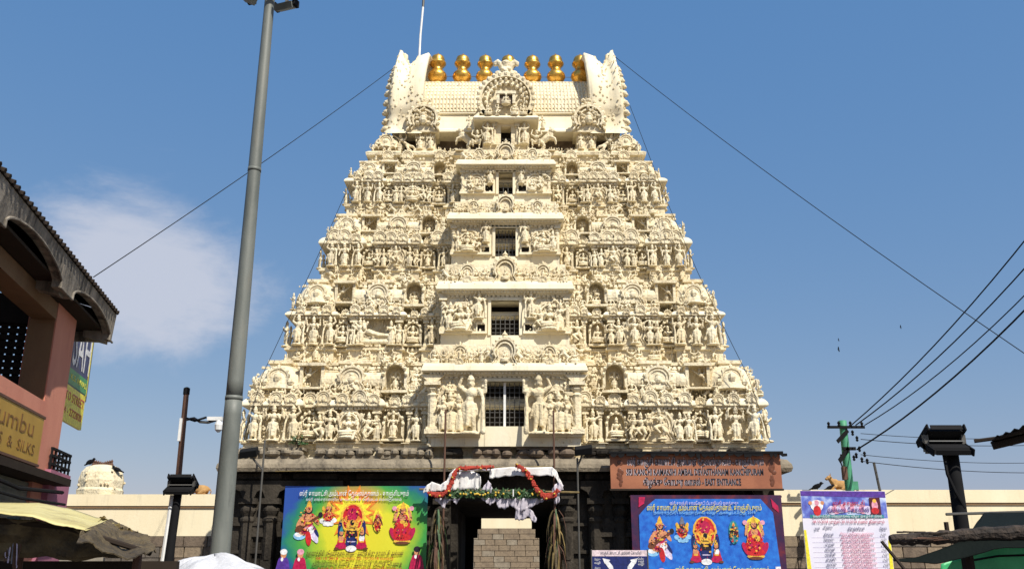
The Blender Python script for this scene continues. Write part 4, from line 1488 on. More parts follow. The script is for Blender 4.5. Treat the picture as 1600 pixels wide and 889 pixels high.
stone_wall('compound_wall', 'cream plastered wall with stone courses below, left of the tower', -46, CX - WB - .3, 31, zat(772, 31), zat(837, 31), .5, rw, 4, xv=(-13, -7.6))
stone_wall('compound_wall', 'cream plastered wall with stone courses below, right of the tower', CX + WB + .3, 46, 31, zat(765, 31), zat(837, 31), .5, rw, 4, xv=(7.6, 18))
stone_wall('inner_wall', 'cream and brown stone wall of the courtyard seen through the gateway', -7, 7, 60, zat(790, 60), zat(825, 60), .5, rw, 8, (.6, 1.3), xv=(-2.6, 2.2), band=False, mats=('stone_three', 'stone_three', 'stone_pale', 'stone_three'))

# small shrine roof behind the left wall
sb = P(156, 772, 40)
sh2 = empty('shrine_roof', (sb.x, sb.y, 0))
tag(sh2, 'small weathered cream dome of a shrine rising behind the left wall', 'shrine')
m4 = mpp(750, 40)
MB().box(-33 * m4, 33 * m4, -33 * m4, 33 * m4, 0, sb.z - .1).build('shrine_wall', 'cream_paint', sh2)
zt = zat(726, 40)
hd = zt - sb.z
dm = MB().lathe([(34 * m4, -.12), (35 * m4, hd * .12), (33 * m4, hd * .2), (34 * m4, hd * .45), (31 * m4, hd * .72), (25 * m4, hd * .90), (17 * m4, hd * .97), (8 * m4, hd)], 20, (0, 0, sb.z), lobes=10, depth=.05).build('dome', 'stucco', sh2)
lm = MB()
for k in range(16):
    a, q = rw.uniform(0, 2 * pi), rw.uniform(.1, .8)
    r = (34 - 8 * max(0, q - .45)) * m4
    lm.ell((r * cos(a), r * sin(a), sb.z + hd * q), (.06, .06, .06), 5, 3)
stuff(lm.build('carved_relief', 'stucco', dm))
for k in range(9):
    x = (-14 + 28 * k / 8) * m4
    MB().lathe([(.07, 0), (.09, .08), (.04, .16), (.06, .22), (.01, .3)], 7, (x, -.1, zt - .08 - .10 * (1 - abs(k - 4) / 4))).build('roof_spike', 'rust', dm)

# seated bulls on the coping
NB = remeshed(bull(), 'bull_statue', 'statue_ochre', .025, .4)
for (px, py, flip, lab) in ((312, 769, 1, 'ochre painted seated bull on the wall coping behind the black floodlight'), (1313, 765, 1, 'ochre painted seated bull on the wall coping beside the green pole')):
    p = P(px, py, 31.25)
    b = bpy.data.objects.new('bull_statue', NB)
    COL.objects.link(b)
    b.location = (p.x, 31.25, zat(772, 31) - .02 if px < 800 else zat(765, 31) - .02)
    b.scale = (.66, .66, .66)
    tag(b, lab, 'statue', 'seated bulls on the wall')

# ------------------------------------------------------------------ building on the left
C0 = Vector((-8.11, 16.5, 0)); U = Vector((.196, -.981, 0)).normalized(); NN = Vector((.981, .196, 0)).normalized()
bl = empty('corner_building', C0, atan2(U.y, U.x))
tag(bl, 'pink plastered shop building with a dark balcony and scalloped concrete eave', 'building')
LEN = 9.0
MB().box(0, 1.22, -.45, 0, 0, 6.05).build('pillar', 'pink_plaster', bl)
MB().box(1.223, 1.24, -.43, -.02, 4.3, 5.72).build('jamb', 'tan_plaster', bl)
MB().box(5.4, 5.9, -.45, 0, 0, 6.05).build('pillar', 'pink_plaster', bl)
MB().box(1.22, LEN, -.22, .012, 3.12, 4.30).build('parapet', 'pink_plaster', bl)
MB().box(1.24, LEN, -.40, -.004, 5.72, 6.0).build('lintel', 'tan_plaster', bl)
MB().box(.0, LEN, -.38, -.05, 6.052, 6.26).build('upper_wall', 'shaded_red_wall', bl)
MB().box(.0, LEN, -4.2, -.46, 3.9, 4.1).build('balcony_floor', 'wood_and_shade', bl)  # floor and inner walls coloured near-black in place of the balcony's shade
MB().box(.0, LEN, -4.3, -4.15, 0, 6.4).build('back_wall', 'wood_and_shade', bl)
MB().box(LEN - .1, LEN, -4.15, -.46, 0, 6.4).build('side_wall', 'wood_and_shade', bl)
# far end wall with a pierced screen
ew = MB()
d0, d1, za, zb_ = -2.35, -.70, 4.85, 5.85
ew.box(.1, .3, -4.15, d0, 0, 6.4); ew.box(.1, .3, d1, -.45, 0, 6.4); ew.box(.1, .3, d0, d1, 0, za); ew.box(.1, .3, d0, d1, zb_, 6.4)
ewo = ew.build('end_wall', 'wood_and_shade', bl)
lt = MB()
nx, nz = 11, 8
for k in range(nx + 1):
    x = d0 + (d1 - d0) * k / nx
    lt.box(.16, .20, x - .056, x + .056, za, zb_)
for k in range(nz + 1):
    z = za + (zb_ - za) * k / nz
    lt.box(.20, .24, d0, d1, z - .046, z + .046)
stuff(lt.build('pierced_screen', 'wood_and_shade', ewo))
# eave
S0, S1 = -.98, LEN
ea = []
def eave_bottom(s):
    segs = [(-.98, -.72, 0), (-.72, 2.08, 1), (2.08, 2.82, 0), (2.82, 5.55, 1), (5.55, 6.2, 0), (6.2, 9.1, 1)]
    for a, b, kd in segs:
        if a <= s <= b:
            if kd == 0:
                return 5.86
            t = (s - a) / (b - a)
            return 5.96 + .26 * min(1, (sin(pi * t)) ** .6)
    return 5.9
fa = MB()
ss = sorted(set([S0 + (S1 - S0) * k / 110 for k in range(111)] + [-.72, -.719, 2.08, 2.079, 2.82, 2.821, 5.55, 5.549, 6.2, 6.201]))
for a, b in zip(ss, ss[1:]):
    ba, bb = eave_bottom(a), eave_bottom(b)
    fa.add([(a, .30, ba), (b, .30, bb), (b, .36, 6.41), (a, .36, 6.41), (a, .42, ba), (b, .42, bb), (b, .46, 6.41), (a, .46, 6.41)],
           [(0, 1, 2, 3), (7, 6, 5, 4), (0, 4, 5, 1), (2, 6, 7, 3)])
fa.add([(S0, .30, 5.86), (S0, .36, 6.41), (S0, .46, 6.41), (S0, .42, 5.86)], [(0, 1, 2, 3)])
fas = fa.build('eave_fascia', 'old_concrete', bl)
rim = MB()
rim.tube([(s, .44, eave_bottom(s) - .005) for s in ss], .022, 6)
rim.build('eave_rim', 'old_concrete', fas)
MB().box(S0, S1, -.40, .295, 6.02, 6.07).build('soffit', 'wood_and_shade', bl)  # near-black underside, the shade behind the arches put into its colour
MB().box(S0 + .11, S1, -.44, -.41, 6.02, 6.66).build('eave_back', 'wood_and_shade', bl)
for s in (-.85, 2.45, 5.88):
    MB().prism([(-.05, 5.9), (.36, 5.80), (.36, 6.3), (-.05, 6.3)], s - .12, s + .12, 'x').build('bracket', 'old_concrete', bl)
MB().prism([(-.5, 5.84), (.295, 5.84), (.295, 6.43), (-.405, 6.64), (-.5, 6.64)], S0, S0 + .10, 'x').build('eave_end', 'old_concrete', bl)
rf = MB().add([(S0, .48, 6.415), (S1, .48, 6.415), (S1, -2.4, 7.2), (S0, -2.4, 7.2), (S0, .48, 6.44), (S1, .48, 6.44), (S1, -2.4, 7.24), (S0, -2.4, 7.24)],
              [(0, 1, 2, 3), (7, 6, 5, 4), (0, 4, 5, 1), (1, 5, 6, 2), (2, 6, 7, 3), (3, 7, 4, 0)]).build('roof', 'wood_and_shade', bl)
for k in range(52):
    s = S0 + .08 + (S1 - S0 - .15) * k / 51
    MB().tube([(s, .51, 6.44), (s, .05, 6.57), (s, -1.0, 6.85)], .042, 6).build('roof_tile', 'wood_and_shade', rf)
# shop front below
MB().box(.25, LEN, -.15, .35, 2.98, 3.10).build('ledge', 'wood_and_shade', bl)  # dark slab drawn as the shadow line above the shutters
for k in range(9):
    z = 2.2 + k * .085
    MB().box(.45, LEN - .2, -.12 + .012 * (k % 2), -.05, z, z + .08).build('shutter_slat', 'galvanised', bl)
MB().box(.45, LEN - .2, -.1, -.04, .1, 2.19).build('shop_front', 'wood_and_shade', bl)
MB().tube([(.5, .30, 2.86), (3, .33, 2.74), (6, .3, 2.9)], .03, 6).build('hanging_cable', 'black_rubber', bl)
MB().tube([(.5, .36, 2.66), (3, .38, 2.60), (6, .36, 2.66)], .022, 6).build('hanging_cable', 'black_rubber', bl)
# purple balcony block at the end with a railing
MB().box(-.68, .62, -1.4, .1, 0, 3.24).build('end_block', 'purple_plaster', bl)
for k in range(6):
    s = -.62 + 1.2 * k / 5
    MB().box(s - .018, s + .018, .045, .075, 3.24, 3.62).build('railing_bar', 'black_paint', bl)
for z in (3.34, 3.48, 3.60):
    MB().box(-.66, .60, .04, .08, z - .02, z + .02).build('railing_rail', 'black_paint', bl)
    MB().box(-.67, -.63, -1.3, .04, z - .02, z + .02).build('railing_rail', 'black_paint', bl)
# yellow signboard fixed to the parapet
sg = empty('yellow_signboard', C0 + U * 3.2 + NN * .04, atan2(U.y, U.x))
tag(sg, 'faded yellow shop signboard fixed to the pink parapet', 'signboard')
MB().box(-1.80, 3.0, -.02, .05, 3.24, 3.98).build('board', 'sign_yellow', sg)
MB().box(-1.86, 3.06, -.02, .06, 3.98, 4.02).build('board_edge', 'rust', sg)
MB().box(-1.86, 3.06, -.02, .06, 3.20, 3.24).build('board_edge', 'rust', sg)
put_text('Arumbu', .40, sg, (-.05, .054, 3.74), 'faded_brown', width=2.6, rot=(pi / 2, 0, pi))
put_text('STORES  &  SILKS', .24, sg, (-.05, .054, 3.42), 'faded_brown', width=2.9, rot=(pi / 2, 0, pi))
# hanging sign beyond the corner
dS = -.35
def onS(px, py):
    p = PP(px, py, C0 + NN * dS, NN)
    r = p - C0
    return r.dot(U), p.z
s_r, zlow = onS(124, 672)
s_t, zhigh = onS(150, 537)
s_l = .30
zmid = onS(135, 622)[1]
zgr = onS(138, 598)[1]
s_v = onS(103, 605)[0]
hs = empty('hanging_sign', C0 + NN * dS + U * s_r, atan2(U.y, U.x))
tag(hs, 'tall black and yellow shop sign with red lettering hanging past the building corner', 'sign')
wS = s_l - s_r
wV = s_v - s_r
zhigh += .25
MB().box(0, wS, -.03, .03, zmid, zhigh).build('black_panel', 'p_navy', hs)
MB().box(0, wS, -.028, .032, zlow, zmid - .004).build('yellow_panel', 'p_yellow', hs)
MB().box(0, wS, .033, .036, zmid + .02, zgr).build('green_strip', 'p_green', hs)
MB().box(-.10, -.02, -.03, .03, zmid - .1, zhigh).build('frame_post', 'iron', hs)
MB().box(-.02, .03, .033, .037, zmid, zhigh).build('frame_edge', 'p_yellow', hs)
MB().box(wS - .05, wS, -.09, -.03, zlow + .3, zlow + .4).build('bracket', 'iron', hs)
hz_ = zhigh - zgr
put_text('SAH', hz_ * 1.15, hs, (wV * .50, .036, zgr + hz_ * .42), 'p_white', width=wV * .95, rot=(pi / 2, 0, pi))
put_text('K.S. NIVAS', .16, hs, (wV * .5, .038, (zmid + zgr) / 2 + .01), 'p_yellow', width=wV * .85, rot=(pi / 2, 0, pi))
hy = zmid - zlow
put_text('TO STREET', hy * .36, hs, (wV * .55, .036, zlow + hy * .70), 'p_red', width=wV * 1.02, rot=(pi / 2, 0, pi))
put_text('4 - 2722020', hy * .30, hs, (wV * .55, .036, zlow + hy * .30), 'p_red', width=wV * .95, rot=(pi / 2, 0, pi))

# ------------------------------------------------------------------ lighting mast, poles and floodlights
pm = P(345, 850, 13)
mast = empty('lighting_mast', (pm.x, 13, 0))
tag(mast, 'tall tapering grey steel lighting mast in front of the tower', 'lamp post')
zj = zat(620, 13)
MB().tube([(0, 0, 0), (0, 0, zj)], [.150, .120], 24).build('lower_shaft', 'galvanised', mast, smooth=True)
MB().tube([(0, 0, zj - .02), (0, 0, 11.05)], [.117, .076], 24).build('upper_shaft', 'galvanised', mast, smooth=True)
MB().tube([(0, 0, zj - .05), (0, 0, zj + .01)], .124, 24).build('joint_ring', 'galvanised', mast, smooth=True)
zj2 = zat(265, 13)
MB().tube([(0, 0, zj2 - .04), (0, 0, zj2 + .02)], .102, 24).build('joint_ring', 'galvanised', mast, smooth=True)
MB().box(-.07, .07, -.165, -.13, 1.55, 1.80).build('cable_box', 'galvanised', mast)
MB().lathe([(.30, 0), (.30, .04), (.16, .05)], 16).build('base_plate', 'galvanised', mast)
MB().tube([(.50 * cos(a * pi / 12), .50 * sin(a * pi / 12), 10.94) for a in range(25)], .028, 6, False).build('head_ring', 'iron', mast)
for a in (20, 140, 260):
    an = radians(a)
    MB().tube([(0, 0, 10.94), (.50 * cos(an), .50 * sin(an), 10.94)], .025, 6).build('ring_arm', 'iron', mast)
for a in (-25, 70, 165, 250):
    an = radians(a)
    dvec, tv = Vector((cos(an), sin(an), 0)), Vector((-sin(an), cos(an), 0))
    lm = MB().obox(Vector((0, 0, 10.70)) + dvec * .45, tv * .17, dvec * .09 + Vector((0, 0, .05)), Vector((0, 0, .05)) - dvec * .025).build('lamp_head', 'galvanised', mast)
    for sg_ in (-1, 1):
        MB().obox(Vector((0, 0, 10.72)) + dvec * .45 + tv * .19 * sg_, tv * .025, dvec * .07, Vector((0, 0, .06))).build('lamp_end', 'black_paint', lm)
    MB().tube([Vector((0, 0, 10.76)) + dvec * .45, Vector((0, 0, 10.96)) + dvec * .5], .03, 6).build('lamp_yoke', 'iron', lm)

def floodlight(name, label, px, py, Y, wpx, post_px, post_dia, lean=0.0, cable=True):
    m = mpp(py, Y)
    p = P(px, py, Y)
    w = wpx * m
    f = empty(name, (p.x, Y, 0))
    tag(f, label, 'floodlight', 'black floodlights on posts')
    top = Vector((0, 0, p.z - w * .22))
    foot = Vector((lean, 0, 0))
    po = MB().tube([foot, foot * .35 + top * .65, top], [post_dia * .62, post_dia * .55, post_dia * .5], 12).build('post', 'black_paint', f, (post_px * m, 0, 0), smooth=True)
    h = w * .56
    # twin housings, each an open trough with a glass front
    for (zz, dy, tilt, sx) in ((h * .30, .04, -.9, .94), (-h * .34, -.04, .9, 1.0)):
        hb = MB()
        ww = w * .5 * sx
        hb.prism([(-.12, -h * .15), (.13, -h * .18), (.16, h * .13), (-.08, h * .18)], -ww, ww, 'x')
        hb.box(-ww - .02, -ww, -.15, .17, -h * .18, h * .18); hb.box(ww, ww + .02, -.15, .17, -h * .18, h * .18)
        o = hb.build('lamp_housing', 'black_paint', f, (0, dy, p.z + zz), bevel=.008)
        o.rotation_euler = (tilt * .5, 0, 0)
        MB().box(-ww * .9, ww * .9, -.145, -.135, -h * .12, h * .12).build('lamp_glass', 'black_rubber', o)
    MB().box(-w * .47, w * .47, -.06, -.02, p.z - h * .05, p.z + h * .0).build('reflector_strip', 'lamp_glass', f)
    for s in (-1, 1):
        MB().box(s * w * .5 - .02, s * w * .5 + .02, -.03, .03, p.z - h * .5, p.z + h * .3).build('yoke_arm', 'iron', f)
    MB().box(-w * .5, w * .5, -.04, .04, p.z - h * .58, p.z - h * .50).build('yoke_bar', 'iron', f)
    if cable:
        pts = [(-w * .14, -.06, p.z - h * .5), (-w * .16, -.10, p.z - w * .9), (0, -.09, p.z - w * 1.35), (post_px * m + .03, -.05, p.z - w * 1.75)]
        MB().tube(pts, .016, 6).build('cable', 'black_rubber', f)
    return f, p
fl, pfl = floodlight('floodlight_post', 'black twin floodlight on a short post left of the mast', 284, 757, 14, 39, -4, .115, -.10, False)
floodlight('floodlight_post', 'large black twin floodlight on a post in the right foreground', 1475, 689, 9, 58, 9, .125, .0, True)
MB().tube([(-.26, .02, 0), (-.17, .02, 1.6), (-.13, .03, pfl.z - .15)], .04, 8).build('conduit', 'white_paint', fl)

cp = P(266, 880, 15)
ct_ = P(291, 616, 15)
rp = empty('rusty_pole', (cp.x, 15, 0))
tag(rp, 'thin leaning rust brown pole behind the left floodlight', 'pole')
lean_ = (ct_.x - cp.x) / (ct_.z - cp.z)
MB().tube([(-lean_ * cp.z, 0, 0), (0, 0, cp.z), (ct_.x - cp.x, 0, ct_.z)], [.065, .055, .045], 8).build('shaft', 'rust', rp)
MB().lathe([(.055, 0), (.055, .1), (.02, .12)], 8, (ct_.x - cp.x, 0, ct_.z)).build('cap', 'black_paint', rp)
a = P(288, 656, 15) - Vector((cp.x, 15, 0)); b = P(338, 656, 15) - Vector((cp.x, 15, 0))
MB().tube([a, a.lerp(b, .3) + Vector((0, 0, .03)), a.lerp(b, .5) + Vector((0, 0, -.03)), a.lerp(b, .75) + Vector((0, 0, -.04)), b], .022, 6).build('cable_arm', 'iron', rp)
MB().tube([a + Vector((.03, 0, .03)), a.lerp(b, .35) + Vector((0, -.03, -.02)), a.lerp(b, .7) + Vector((0, -.03, .04))], .018, 6).build('cable', 'black_rubber', rp)
MB().box(b.x - .14, b.x + .10, b.y - .04, b.y + .04, b.z - .01, b.z + .05).build('camera_housing', 'white_paint', rp)
MB().lathe([(.02, -.20), (.06, -.16), (.07, -.08), (.04, 0)], 10, (b.x + .05, b.y, b.z)).build('camera_dome', 'white_paint', rp)
MB().box(a.x - .05, a.x - .01, -.08, -.05, a.z - .35, a.z + .02).build('clamp', 'white_paint', rp)

def wall_lamp(name, label, px, py, pole_px, pole_top, Y):
    p = P(px, py, Y); q = P(pole_px, pole_top, Y)
    f = empty(name, (q.x, Y, 0))
    tag(f, label, 'floodlight', 'small lamps on the granite front')
    MB().tube([(0, 0, 0), (0, 0, q.z)], .028, 8).build('pole', 'iron', f)
    d = p.x - q.x
    MB().tube([(0, 0, p.z - .45), (d * .5, -.05, p.z - .25), (d * .85, -.1, p.z - .08)], .03, 6).build('arm', 'iron', f)
    mb = MB().obox((d, -.14, p.z), (.24, 0, .03), (0, .10, .06), (0, -.05, .09))
    o = mb.build('lamp_housing', 'black_paint', f, bevel=.02)
    MB().obox((d, -.20, p.z - .03), (.20, 0, .03), (0, .01, .0), (0, -.04, .06)).build('lamp_glass', 'lamp_glass', o)
wall_lamp('wall_lamp', 'small black lamp on a thin pole at the left end of the granite base', 391, 708, 414, 688, 25.95)
wall_lamp('wall_lamp', 'small black lamp on a thin pole just left of the terracotta board', 911, 704, 902, 715, 25.95)

# green utility pole
gb = P(1327, 765, 29.5)
up = empty('utility_pole', (gb.x, 29.5, 0))
tag(up, 'green painted utility pole with dark crossarms behind the notice banner', 'utility pole')
def gz(py):
    return zat(py, 29.5)
mg = mpp(690, 29.5)
MB().tube([(0, 0, 0), (.02, 0, gz(657))], [.17, .12], 12).build('shaft', 'green_paint', up, smooth=True)
MB().box(-26 * mg, 32 * mg, -.16, -.10, gz(670), gz(666)).build('crossarm', 'black_paint', up)
MB().obox((-4 * mg, -.14, gz(682)), (9 * mg, 0, .18), (0, .03, 0), (-.03, 0, .05)).build('crossarm', 'black_paint', up)
MB().box(-6 * mg, 14 * mg, -.18, -.12, gz(704), gz(699)).build('crossarm', 'black_paint', up)
MB().obox((-5 * mg, -.14, gz(711)), (8 * mg, 0, .20), (0, .04, 0), (-.03, 0, .06)).build('crossarm', 'black_paint', up)
ins = [(x, py) for x, py in ((-24, 664), (-8, 663), (10, 663), (28, 664), (12, 677), (18, 686), (20, 702), (14, 712), (27, 710), (22, 719), (30, 721), (10, 716))]
for x, py in ins:
    MB().lathe([(.02, -.09), (.05, -.05), (.03, -.01), (.055, .03), (.03, .07), (.01, .09)], 8, (x * mg, -.14, gz(py))).build('insulator', 'black_paint', up)
MB().box(-11 * mg, -5 * mg, -.3, -.1, gz(750), gz(730)).build('fuse_box', 'rust', up)
MB().tube([(-9 * mg, -.1, gz(710)), (-11 * mg, -.12, gz(722)), (-9 * mg, -.15, gz(732))], .025, 6).build('cable', 'black_rubber', up)
MB().box(4 * mg, 13 * mg, -.1, .1, gz(765), gz(752)).build('step_block', 'green_paint', up)
tp = P(1377, 765, 30.3)
rod2 = MB().tube([(0, 0, 0), (-.05, 0, tp.z), (-.14, 0, zat(722, 30.3))], .045, 8).build('iron_post', 'iron', None, (tp.x, 30.3, 0))
tag(rod2, 'short dark iron post leaning beside the green utility pole', 'post')

# ------------------------------------------------------------------ cables
def cable(name, label, pts, r, group=None, sag=0.0, mat='black_rubber', cat='cable'):
    pts = [Vector(p) for p in pts]
    if sag and len(pts) == 2:
        a, b = pts
        pts = [a.lerp(b, t / 12) + Vector((0, 0, -sag * 4 * (t / 12) * (1 - t / 12))) for t in range(13)]
    o = pts[0].copy()
    c = MB().tube([p - o for p in pts], r, 5).build(name, mat, None, o)
    tag(c, label, cat, group)
    return c
cable('guy_wire', 'thin dark wire from the tower roof down to the left building', [P(628, 97, 31.6), P(146, 433, 18.2)], .011, 'wires from the tower roof', .12)
e2 = P(1600, 546, 20)
s2 = P(962, 90, 31.6)
cable('guy_wire', 'thin dark wire from the tower roof down to the right', [s2, e2 + (e2 - s2) * .12], .011, 'wires from the tower roof', .25)
cable('tower_cable', 'dark cable hanging down the left edge of the tower', [P(545, 290, 28.8), P(505, 382, 27.6), P(455, 490, 26.8), P(409, 588, 26.3), P(380, 690, 26.2)], .009, 'cables on the tower edges')
cable('tower_cable', 'dark cable hanging down the right edge of the tower', [P(984, 165, 30.2), P(1040, 310, 28.3), P(1090, 425, 27.3), P(1140, 530, 26.6), P(1170, 590, 26.3), P(1203, 690, 26.2)], .009, 'cables on the tower edges')
for k, (px, py, ex, ey, r, lab) in enumerate(((1330, 664, 1600, 362, .020, 'uppermost'), (1337, 664, 1600, 405, .020, 'second'), (1351, 664, 1600, 447, .017, 'third'), (1339, 702, 1600, 470, .026, 'lowest and thickest'))):
    a = P(px, py, 29.4)
    b = P(ex, ey, 22.5)
    cable('power_line', f'{lab} of the four dark power lines rising to the right', [a, b + (b - a) * .25], r, 'power lines from the green pole', .35)
for k, (py, ey, r, lab) in enumerate(((677, 682, .010, 'topmost'), (686, 694, .012, 'second'), (710, 722, .010, 'third'), (720, 738, .012, 'bottom'))):
    a = P(1345, py, 29.4)
    b = P(1640, ey, 34)
    cable('service_wire', f'{lab} of the thin wires running level behind the right floodlight', [a, b], r, 'level wires from the green pole', .12)

# ------------------------------------------------------------------ crows
def crow_mesh():
    mb = MB()
    mb.ell((0, 0, .14), (.08, .17, .085), 8, 6, Matrix.Rotation(radians(-25), 3, 'X'))
    mb.ell((0, -.15, .24), (.05, .06, .055), 8, 6)
    mb.tube([(0, -.19, .24), (0, -.26, .225)], [.022, .004], 6)
    mb.tube([(0, .12, .09), (0, .30, .02)], [.05, .025], 6)
    for s in (-1, 1):
        mb.ell((s * .07, .03, .14), (.025, .16, .07), 7, 5, Matrix.Rotation(radians(-25), 3, 'X'))
        mb.tube([(s * .03, 0, .07), (s * .03, -.01, 0)], .01, 5)
    return remeshed(mb, 'crow', 'crow_feather', .014, .35)
CROW = crow_mesh()
for (loc, rz, sc_, lab) in ((P(141, 727, 39.6), 1.2, 1.1, 'black crow perched on the left side of the shrine dome'), (P(182, 738, 39.6), -1.0, 1.0, 'black crow perched on the right side of the shrine dome'),
                       (P(1277, 763, 31.1), 1.0, .95, 'black crow perched on the wall left of the ochre bull'), (P(1297, 765, 31.1), 1.5, .7, 'smaller crow crouched on the wall close to the ochre bull')):
    c = bpy.data.objects.new('crow', CROW); COL.objects.link(c)
    if loc.y < 35:
        loc.z = zat(765, 31) - .01
    c.location = loc; c.rotation_euler = (0, 0, rz); c.scale = (sc_,) * 3
    tag(c, lab, 'bird', 'perched crows')
fb = MB()
fb.ell((0, 0, 0), (.05, .16, .05), 7, 5); fb.tube([(0, -.14, .02), (0, -.24, .02)], [.035, .005], 6)
for s in (-1, 1):
    fb.add([(s * .03, -.06, .02), (s * .25, -.10, .14), (s * .46, .0, .06), (s * .22, .08, .12), (s * .03, .09, .02)], [(0, 1, 3, 4), (1, 2, 3)])
fbm = fb.mesh('flying_bird', 'crow_feather')
for (px, py, Y, s_, lab) in ((1310, 531, 55, .28, 'upper of the two tiny dark birds flying right of the tower'), (1310, 546, 52, .42, 'lower of the two tiny dark birds flying right of the tower'), (1407, 511, 60, .36, 'lone tiny dark bird in the sky on the right')):
    c = bpy.data.objects.new('flying_bird', fbm); COL.objects.link(c)
    c.location = P(px, py, Y); c.scale = (s_,) * 3; c.rotation_euler = (.3, .9, 1.1)
    md = c.modifiers.new('thick', 'SOLIDIFY'); md.thickness = .012
    tag(c, lab, 'bird', 'birds in flight')

# ------------------------------------------------------------------ printed banners
def print_material(name, fn):
    m, N, L, b = nodes_of(name, 0.45)
    t = N.new('ShaderNodeTexCoord')
    b.inputs['Base Color'].default_value = (1, 1, 1, 1)
    L.new(fn(N, L, t.outputs['Object']), b.inputs['Base Color'])
    MATS[name] = m

def ramp(N, L, fac, stops):
    r = N.new('ShaderNodeValToRGB')
    e = r.color_ramp.elements
    e[0].position, e[0].color = stops[0][0], (*stops[0][1], 1)
    e[1].position, e[1].color = stops[-1][0], (*stops[-1][1], 1)
    for p, c in stops[1:-1]:
        x = e.new(p); x.color = (*c, 1)
    L.new(fac, r.inputs['Fac'])
    return r.outputs['Color']

def radial(N, L, vec, centre, scale):
    mp = N.new('ShaderNodeMapping'); mp.vector_type = 'POINT'
    sub = N.new('ShaderNodeVectorMath'); sub.operation = 'SUBTRACT'
    L.new(vec, sub.inputs[0]); sub.inputs[1].default_value = centre
    mu = N.new('ShaderNodeVectorMath'); mu.operation = 'MULTIPLY'
    L.new(sub.outputs[0], mu.inputs[0]); mu.inputs[1].default_value = scale
    ln = N.new('ShaderNodeVectorMath'); ln.operation = 'LENGTH'
    L.new(mu.outputs[0], ln.inputs[0])
    return ln.outputs['Value']

def bl_fn(N, L, vec):
    d = radial(N, L, vec, (.25, 0, -.50), (.385, 0, .50))
    no = N.new('ShaderNodeTexNoise'); no.inputs['Scale'].default_value = 2.2; no.inputs['Detail'].default_value = 3
    L.new(vec, no.inputs['Vector'])
    a = N.new('ShaderNodeMath'); a.operation = 'MULTIPLY_ADD'
    L.new(no.outputs['Fac'], a.inputs[0]); a.inputs[1].default_value = .22; L.new(d, a.inputs[2])
    base = ramp(N, L, a.outputs[0], [(.0, (.72, .62, .03)), (.52, (.64, .62, .03)), (.62, (.34, .50, .03)), (.76, (.06, .32, .05)), (.91, (.015, .19, .13)), (1.0, (.02, .07, .32))])
    d2 = radial(N, L, vec, (.0, 0, .45), (1.0, 0, 1.5))
    f2 = N.new('ShaderNodeMapRange'); L.new(d2, f2.inputs['Value'])
    f2.inputs['From Min'].default_value = .95; f2.inputs['From Max'].default_value = .25; f2.inputs['To Max'].default_value = .9
    mx = N.new('ShaderNodeMix'); mx.data_type = 'RGBA'
    L.new(f2.outputs['Result'], mx.inputs[0]); L.new(base, mx.inputs[6]); mx.inputs[7].default_value = (.75, .25, .06, 1)
    return mx.outputs[2]
print_material('print_left', bl_fn)

def br_fn(N, L, vec):
    no = N.new('ShaderNodeTexNoise'); no.inputs['Scale'].default_value = 7; no.inputs['Detail'].default_value = 4
    L.new(vec, no.inputs['Vector'])
    return ramp(N, L, no.outputs['Fac'], [(.3, (.008, .085, .46)), (.7, (.02, .19, .66))])
print_material('print_right', br_fn)

def bd_fn(N, L, vec):
    no = N.new('ShaderNodeTexNoise'); no.inputs['Scale'].default_value = 3; no.inputs['Detail'].default_value = 4
    L.new(vec, no.inputs['Vector'])
    return ramp(N, L, no.outputs['Fac'], [(.35, (.022, .008, .05)), (.55, (.06, .008, .045)), (.7, (.16, .015, .02))])
print_material('print_border', bd_fn)

def hd_fn(N, L, vec):
    no = N.new('ShaderNodeTexNoise'); no.inputs['Scale'].default_value = 3.2; no.inputs['Detail'].default_value = 5
    L.new(vec, no.inputs['Vector'])
    return ramp(N, L, no.outputs['Fac'], [(.35, (.05, .03, .28)), (.5, (.12, .17, .55)), (.62, (.45, .55, .80)), (.75, (.8, .78, .88))])
print_material('print_header', hd_fn)

def nb_fn(N, L, vec):
    no = N.new('ShaderNodeTexNoise'); no.inputs['Scale'].default_value = 1.4; no.inputs['Detail'].default_value = 3
    L.new(vec, no.inputs['Vector'])
    return ramp(N, L, no.outputs['Fac'], [(.35, (.66, .65, .77)), (.65, (.80, .76, .82))])
print_material('print_notice', nb_fn)

